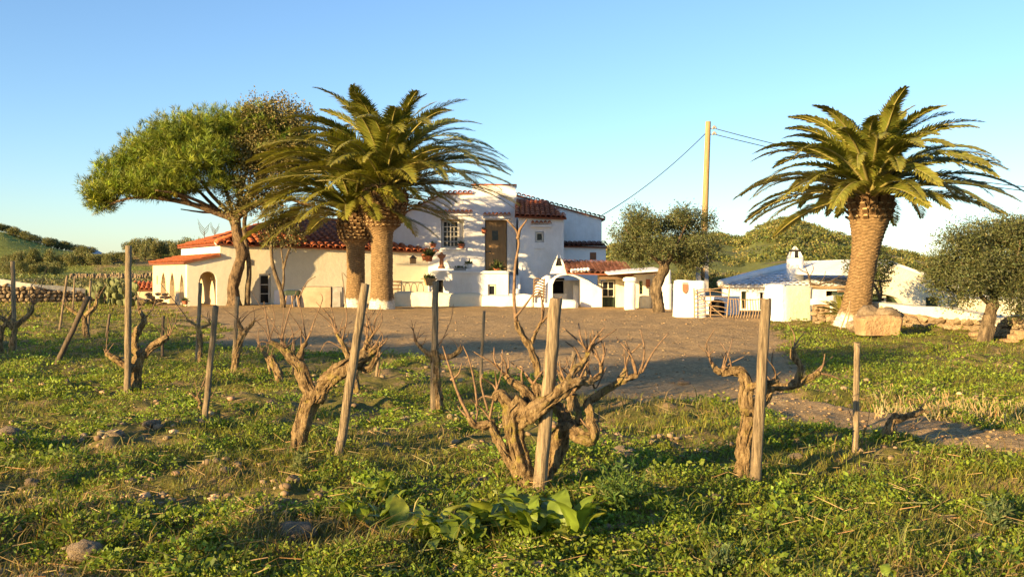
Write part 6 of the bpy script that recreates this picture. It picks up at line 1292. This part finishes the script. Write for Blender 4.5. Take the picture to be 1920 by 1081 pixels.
V, F, cc = join([blades(130000, 730, 1130, .025, .09, .0042, (.16, .18, .024), bare, True), blades(120000, 590, 740, .03, .10, .0050, (.155, .18, .024), lambda x, y: bare(x, y) & (y < 34), False), blades(46000, 568, 600, .06, .13, .010, (.15, .18, .022), lambda x, y: G(x, y) & (y < 52), False), blades(9000, 760, 1130, .09, .22, .0040, (.13, .14, .03), bare, True, .8)])
tag(np_mesh('grass', V, F, M['grass'], None, cc), kind='stuff')
# clover like weeds: clusters of small rounded leaves close to the ground
def weeds(ncl, py0, py1, rad, nl, L, col, thr, hmax=.10):
    x, y = scatter(ncl, py0, py1); k = G(x, y) & (fbm(x, y, .9, 31) > thr); x, y = x[k], y[k]; n = len(x); cr = rad * (.5 + rng.random(n))
    tone = np.exp(rng.normal(0, .22, (n, 1))) * np.array([[1, 1, 1]]) * (1 + rng.normal(0, .12, (n, 1)) * np.array([[1, .2, -.3]])); cl = np.repeat(np.arange(n), nl); m = len(cl); r = np.sqrt(rng.random(m)); th = rng.uniform(0, 6.283, m)
    X = x[cl] + cr[cl] * r * np.cos(th); Y = y[cl] + cr[cl] * r * np.sin(th); Z = H(X, Y) + hmax * (1 - r ** 2) * (.3 + .7 * rng.random(m)) * (cr[cl] / rad) ** .5 + .008
    ax = unit(np.stack([np.cos(th), np.sin(th), np.zeros(m)], -1) * .7 + rng.normal(0, .45, (m, 3)) + np.array([0, 0, .35])); sc_ = (1 + Y / 16)
    c = np.clip(np.array(col)[None, :] * tone[cl] * np.exp(rng.normal(0, .16, (m, 1))), .004, .6)
    return leaf_quads(np.stack([X, Y, Z], -1), ax, L * (.6 + .8 * rng.random(m)) * sc_, L * .62 * (.7 + .6 * rng.random(m)) * sc_, c, rng)
V, F, cc = join([weeds(6500, 740, 1130, .10, 26, .017, (.165, .225, .022), .47, .07), weeds(3600, 600, 745, .20, 22, .021, (.175, .23, .022), .41, .08), weeds(700, 760, 1130, .08, 26, .030, (.14, .19, .02), .52, .10)])
tag(np_mesh('weeds', V, F, M['grass'], None, cc), kind='stuff')
# short green turf at right and along the yard edges
def turf_keep(x, y): return G(x, y)
V, F, cc = blades(70000, 596, 790, .03, .08, .007, (.15, .185, .022), lambda x, y: turf_keep(x, y) & (x / y > .19) & (fbm(x, y, .5, 41) + rng.normal(0, .08, len(x)) > .36), False)
tag(np_mesh('turf', V, F, M['grass'], None, cc), kind='stuff')
# pale stubble row at right
n = 900; px = rng.uniform(1640, 1990, n); py = np.interp(px, [1640, 1990], [762, 792]) + rng.normal(0, 7, n) - 22 * (rng.random(n) < .3); d = EYE * FPX / (py - HY); x = PX(px, d); z = H(x, d)
hgt = rng.uniform(.03, .09, n)[:, None]; B = np.stack([x, d, z], -1); T = B + np.array([0, 0, 1.0]) * hgt + rng.normal(0, .03, (n, 3)); sd = np.array([[.006, 0, 0]]); V = np.stack([B - sd, B + sd, T + sd * .7, T - sd * .7], 1).reshape(-1, 3)
tag(np_mesh('straw_stubble', V, np.arange(4 * n).reshape(n, 4), M['grass'], None, np.repeat(vary((.48, .37, .17), n, .2, rng), 4, 0)), kind='stuff')
# dead twigs and straw lying about
n = 2300; x, y = scatter(n, 720, 1130); k = G(x, y); x, y = x[k], y[k]; n = len(x); z = H(x, y) + .025 + rng.random(n) * .04; a = rng.uniform(0, 6.28, n); L = rng.uniform(.05, .17, n); dv = np.stack([np.cos(a), np.sin(a), rng.normal(0, .25, n)], -1) * L[:, None]; B = np.stack([x, y, z], -1); sd = np.array([[0, 0, .0028]])
V = np.stack([B - sd, B + dv - sd * .5, B + dv + sd * .5, B + sd], 1).reshape(-1, 3); tag(np_mesh('dry_straw', V, np.arange(4 * n).reshape(n, 4), M['grass'], None, np.repeat(vary((.33, .24, .11), n, .3, rng), 4, 0)), kind='stuff')
# ------------------------------------------------------------------ clods and stones
ico = bmesh.new(); bmesh.ops.create_icosphere(ico, subdivisions=1, radius=.5); IV = np.array([v.co for v in ico.verts]); IF = np.array([[v.index for v in f.verts] for f in ico.faces]); ico.free()
def clods(name, n, py0, py1, keep, smin, smax, col):
    x, y = scatter(n, py0, py1); k = keep(x, y); x, y = x[k], y[k]; n = len(x); s = (smin + (smax - smin) * rng.random(n) ** 3) * (1 + y / 40); a = rng.uniform(0, 6.28, n)
    V = IV[None] * (1 + rng.normal(0, .17, (n, len(IV), 1))); V = V * np.stack([s * 1.2, s, s * .7], -1)[:, None, :]; ca, sa = np.cos(a)[:, None], np.sin(a)[:, None]
    V = np.stack([V[..., 0] * ca - V[..., 1] * sa, V[..., 0] * sa + V[..., 1] * ca, V[..., 2]], -1) + np.stack([x, y, H(x, y) + s * .12], -1)[:, None, :]
    F = (IF[None] + (np.arange(n) * len(IV))[:, None, None]).reshape(-1, 3); c = vary(col, n, .25, rng, .05)
    return tag(np_mesh(name, V.reshape(-1, 3), F, M['attr'], None, np.repeat(c, len(IV), 0)), kind='stuff')
clods('soil_clods', 7000, 576, 880, lambda x, y: (~G(x, y)) & (y < 44) & (y > 6), .012, .04, (.27, .18, .09))
clods('pebbles', 200, 640, 880, lambda x, y: (~G(x, y)), .012, .04, (.42, .31, .19))
clods('soil_crumbs', 6500, 660, 1130, lambda x, y: G(x, y) & (fbm(x, y, .8, 21) < .50), .012, .075, (.27, .19, .11))
rk = [(15, 806, 44, 'flat brown rock lying at the left picture edge'), (42, 802, 26, 'small rock right beside the flat one at the left edge'), (216, 826, 34, 'square pale earth clod in the left grass'), (285, 808, 30, 'grey clod right of the square one in the left grass'), (1170, 868, 44, 'pale round rock in the grass right of the biggest vine'), (1346, 944, 30, 'grey rock under the stout right stake, in shade'), (1872, 866, 24, 'pointed pale stone in the grass at far right'),
      (1282, 722, 20, 'round stone on the dirt right of the biggest vine'), (160, 1048, 60, 'dark earthy clod at the bottom left'), (330, 1024, 40, 'brown clod in the bottom left shade'), (555, 1012, 60, 'large crumbly clod in the lower middle left'), (422, 898, 26, 'pale clod between the left stake and the twin armed vine'), (1240, 990, 26, 'grey stone right of the ferny weed'), (1700, 930, 22, 'small tan stone in the right grass'), (1610, 875, 26, 'tan clod at the foot of the plain right stake'), (1060, 1002, 28, 'blueish stone among the broad leaves'), (1775, 962, 30, 'grey stone low in the right grass'), (1490, 860, 26, 'tan clod right of the lichened vine'), (905, 905, 28, 'tan clod left of the biggest vine foot'), (680, 838, 22, 'brown stone right of the leaning stake foot'), (1545, 878, 20, 'little tan stone between right stake and vine'), (60, 900, 30, 'brown clod in the left foreground grass'), (1830, 1000, 26, 'brown stone at the lower right'), (800, 960, 24, 'clod in front of the broad leaved plants')]
for i, (px, py, wpx, lab) in enumerate(rk):
    d = GD(py); k = d / FPX; x = PX(px, d); single('rock', ROCKS[i % 6], (x, d, gz(x, d) + wpx * k * .12), (wpx * k * 1.1, wpx * k * .95, wpx * k * .62), (0, 0, i * 1.3), lab, 'rock', 'loose rocks and clods in the vineyard grass')
# ------------------------------------------------------------------ broad leaved plants in front
def broad_leaf_mesh(seed):
    rs = np.random.default_rng(seed); nu, nv = 9, 5; V = []; cols = []
    for i in range(nu):
        f = i / (nu - 1); wdt = .30 * math.sin(math.pi * min(1, .06 + .94 * f) ** .8) ** .8 * (1 if f < .98 else .2)
        for j in range(nv):
            g = (j / (nv - 1) - .5) * 2; z = .20 * math.sin(f * 2.2) - .34 * f * f + .10 * abs(g) * wdt * 2 + .03 * math.sin(g * 3 + f * 11 + seed) * (abs(g) > .4)
            V.append((g * wdt * (1 + .12 * math.sin(f * 23 + seed * 2 + j)) + .03 * math.sin(f * 5 + seed), f, z + .025 * math.sin(f * 17 + g * 4 + seed))); cols.append(np.array([.16 + .06 * (seed % 3 == 0) * f, .22, .025]) * (1.3 if j == 2 else 1) * math.exp(rs.normal(0, .13)))
    F = [(i * nv + j, i * nv + j + 1, (i + 1) * nv + j + 1, (i + 1) * nv + j) for i in range(nu - 1) for j in range(nv - 1)]
    me = bpy.data.meshes.new('leaf'); me.from_pydata(V, [], F); at = me.attributes.new('col', 'FLOAT_COLOR', 'POINT'); at.data.foreach_set('color', np.array([(*c, 1) for c in cols], np.float32).ravel()); me.polygons.foreach_set('use_smooth', np.ones(len(F), bool)); me.materials.append(M['broad']); return me
BL = [broad_leaf_mesh(i) for i in range(6)]
rs = random.Random(21)
for i, (px, py, n, sz, lab) in enumerate([(690, 968, 9, .17, 'leftmost low clump of broad light green leaves'), (705, 930, 8, .14, 'small upright clump of broad leaves behind the leftmost clump'), (775, 985, 11, .20, 'broad leaved clump second from the left in the foreground'), (850, 1000, 13, .23, 'largest bushy clump of broad leaves in the front middle'), (930, 985, 12, .23, 'broad leaved clump just left of the thick stake foot'), (985, 985, 10, .22, 'broad leaved clump right at the thick stake foot'), (1040, 1005, 11, .26, 'rightmost broad leaved clump with a big drooping leaf'), (1605, 1075, 3, .1, 'small rosette of leaves at the bottom right edge'), (760, 1075, 4, .1, 'small rosette of leaves at the bottom middle')]):
    d = GD(py + 22); x = PX(px, d); z = gz(x, d); t = thing('broadleaf_plant', lab, 'plant', (x, d, z), 'broad leaved plants in the foreground')
    for j in range(int(n * 2.0)):
        inst('leaf', BL[rs.randrange(6)], M['broad'], t, Matrix.Translation((x + rs.uniform(-.16, .16), d + rs.uniform(-.12, .12), z + .02 + .07 * rs.random())) @ Matrix.Rotation(j * 2.4 + rs.uniform(-.3, .3), 4, 'Z') @ Matrix.Rotation(rs.uniform(.3, 1.15), 4, 'X') @ Matrix.Scale(sz * rs.uniform(.5, .95), 4))
# feathery weed and others
def feather(px, py, hpx, n, lab, col, seed):
    d = GD(py); x = PX(px, d); z = gz(x, d); t = thing('feathery_weed', lab, 'plant', (x, d, z), 'feathery weeds in the grass'); rg = np.random.default_rng(seed); h = hpx * d / FPX
    for j in range(n):
        az = rg.uniform(0, 6.28); ln = rg.uniform(.05, .5); tip = np.array([x + math.cos(az) * h * ln, d + math.sin(az) * h * ln, z + h * rg.uniform(.55, 1.05)]); b = np.array([x, d, z]) + rg.normal(0, .03, 3) * [1, 1, 0]
        m = 26; f = rg.uniform(.2, 1, m)[:, None]; p0 = b + (tip - b) * f; ax = unit(rg.normal(size=(m, 3)) + (tip - b) / h * .9); V, F, c = leaf_quads(p0, ax, .075 * (1.2 - .7 * f[:, 0]), .012, vary(col, m, .15, rg), rg)
        s = np.array([[.003, 0, 0]]); V = np.concatenate([V, np.stack([b - s[0], b + s[0], tip + s[0] * .4, tip - s[0] * .4])]); F = np.concatenate([F, [[4 * m, 4 * m + 1, 4 * m + 2, 4 * m + 3]]]); c = np.concatenate([c, np.tile(col, (4, 1))]); np_mesh('stem', V, F, M['grass'], t, c)
feather(1168, 975, 100, 22, 'tall feathery thistle like weed right of the thick stake', (.10, .16, .035), 1)
feather(560, 900, 45, 12, 'pale feathery weed in front of the twin armed vine', (.15, .17, .06), 2)
feather(1870, 985, 60, 16, 'greyish feathery weed at the right foreground edge', (.12, .16, .06), 3)
feather(1350, 1070, 50, 12, 'low greyish weed at the bottom right of centre', (.11, .15, .06), 4)
# ------------------------------------------------------------------ olive grove outside the left edge of the picture (throws the long bands of shade)
for i, (x, y, hh) in enumerate([(-14, -.8, 6.1), (-19, 2.4, 6.0), (-23.5, 2.5, 6.2), (-28, 3.0, 6.2), (-33, 3.2, 6.0)]):
    t = thing('olive_tree', 'olive tree of the grove beyond the left picture edge', 'tree', (x, y, 0), 'grove beyond the left picture edge'); rg = np.random.default_rng(60 + i)
    mb = MB(); mb.tube([Vector((x, y, -.2)), Vector((x + .1, y, 1.2)), Vector((x, y, 4.6))], [.22, .16, .1], 10, .1, .12, i); mb.build('trunk', M['olivebark'], t, True)
    lobes = [(Vector((x + rg.uniform(-1.5, 1.5), y + rg.uniform(-1.2, 1.2), hh - 1.1 + rg.uniform(-.35, .3))), (1.3, 1.2, .65)) for _ in range(6)]
    leafy('crown', lobes, 1150, 9, .11, .05, (.12, .12, .055), t, rg, .2)
print('objects', len(C.objects), 'tris', sum(len(p.vertices) - 2 for me in bpy.data.meshes if me.users for p in []) )
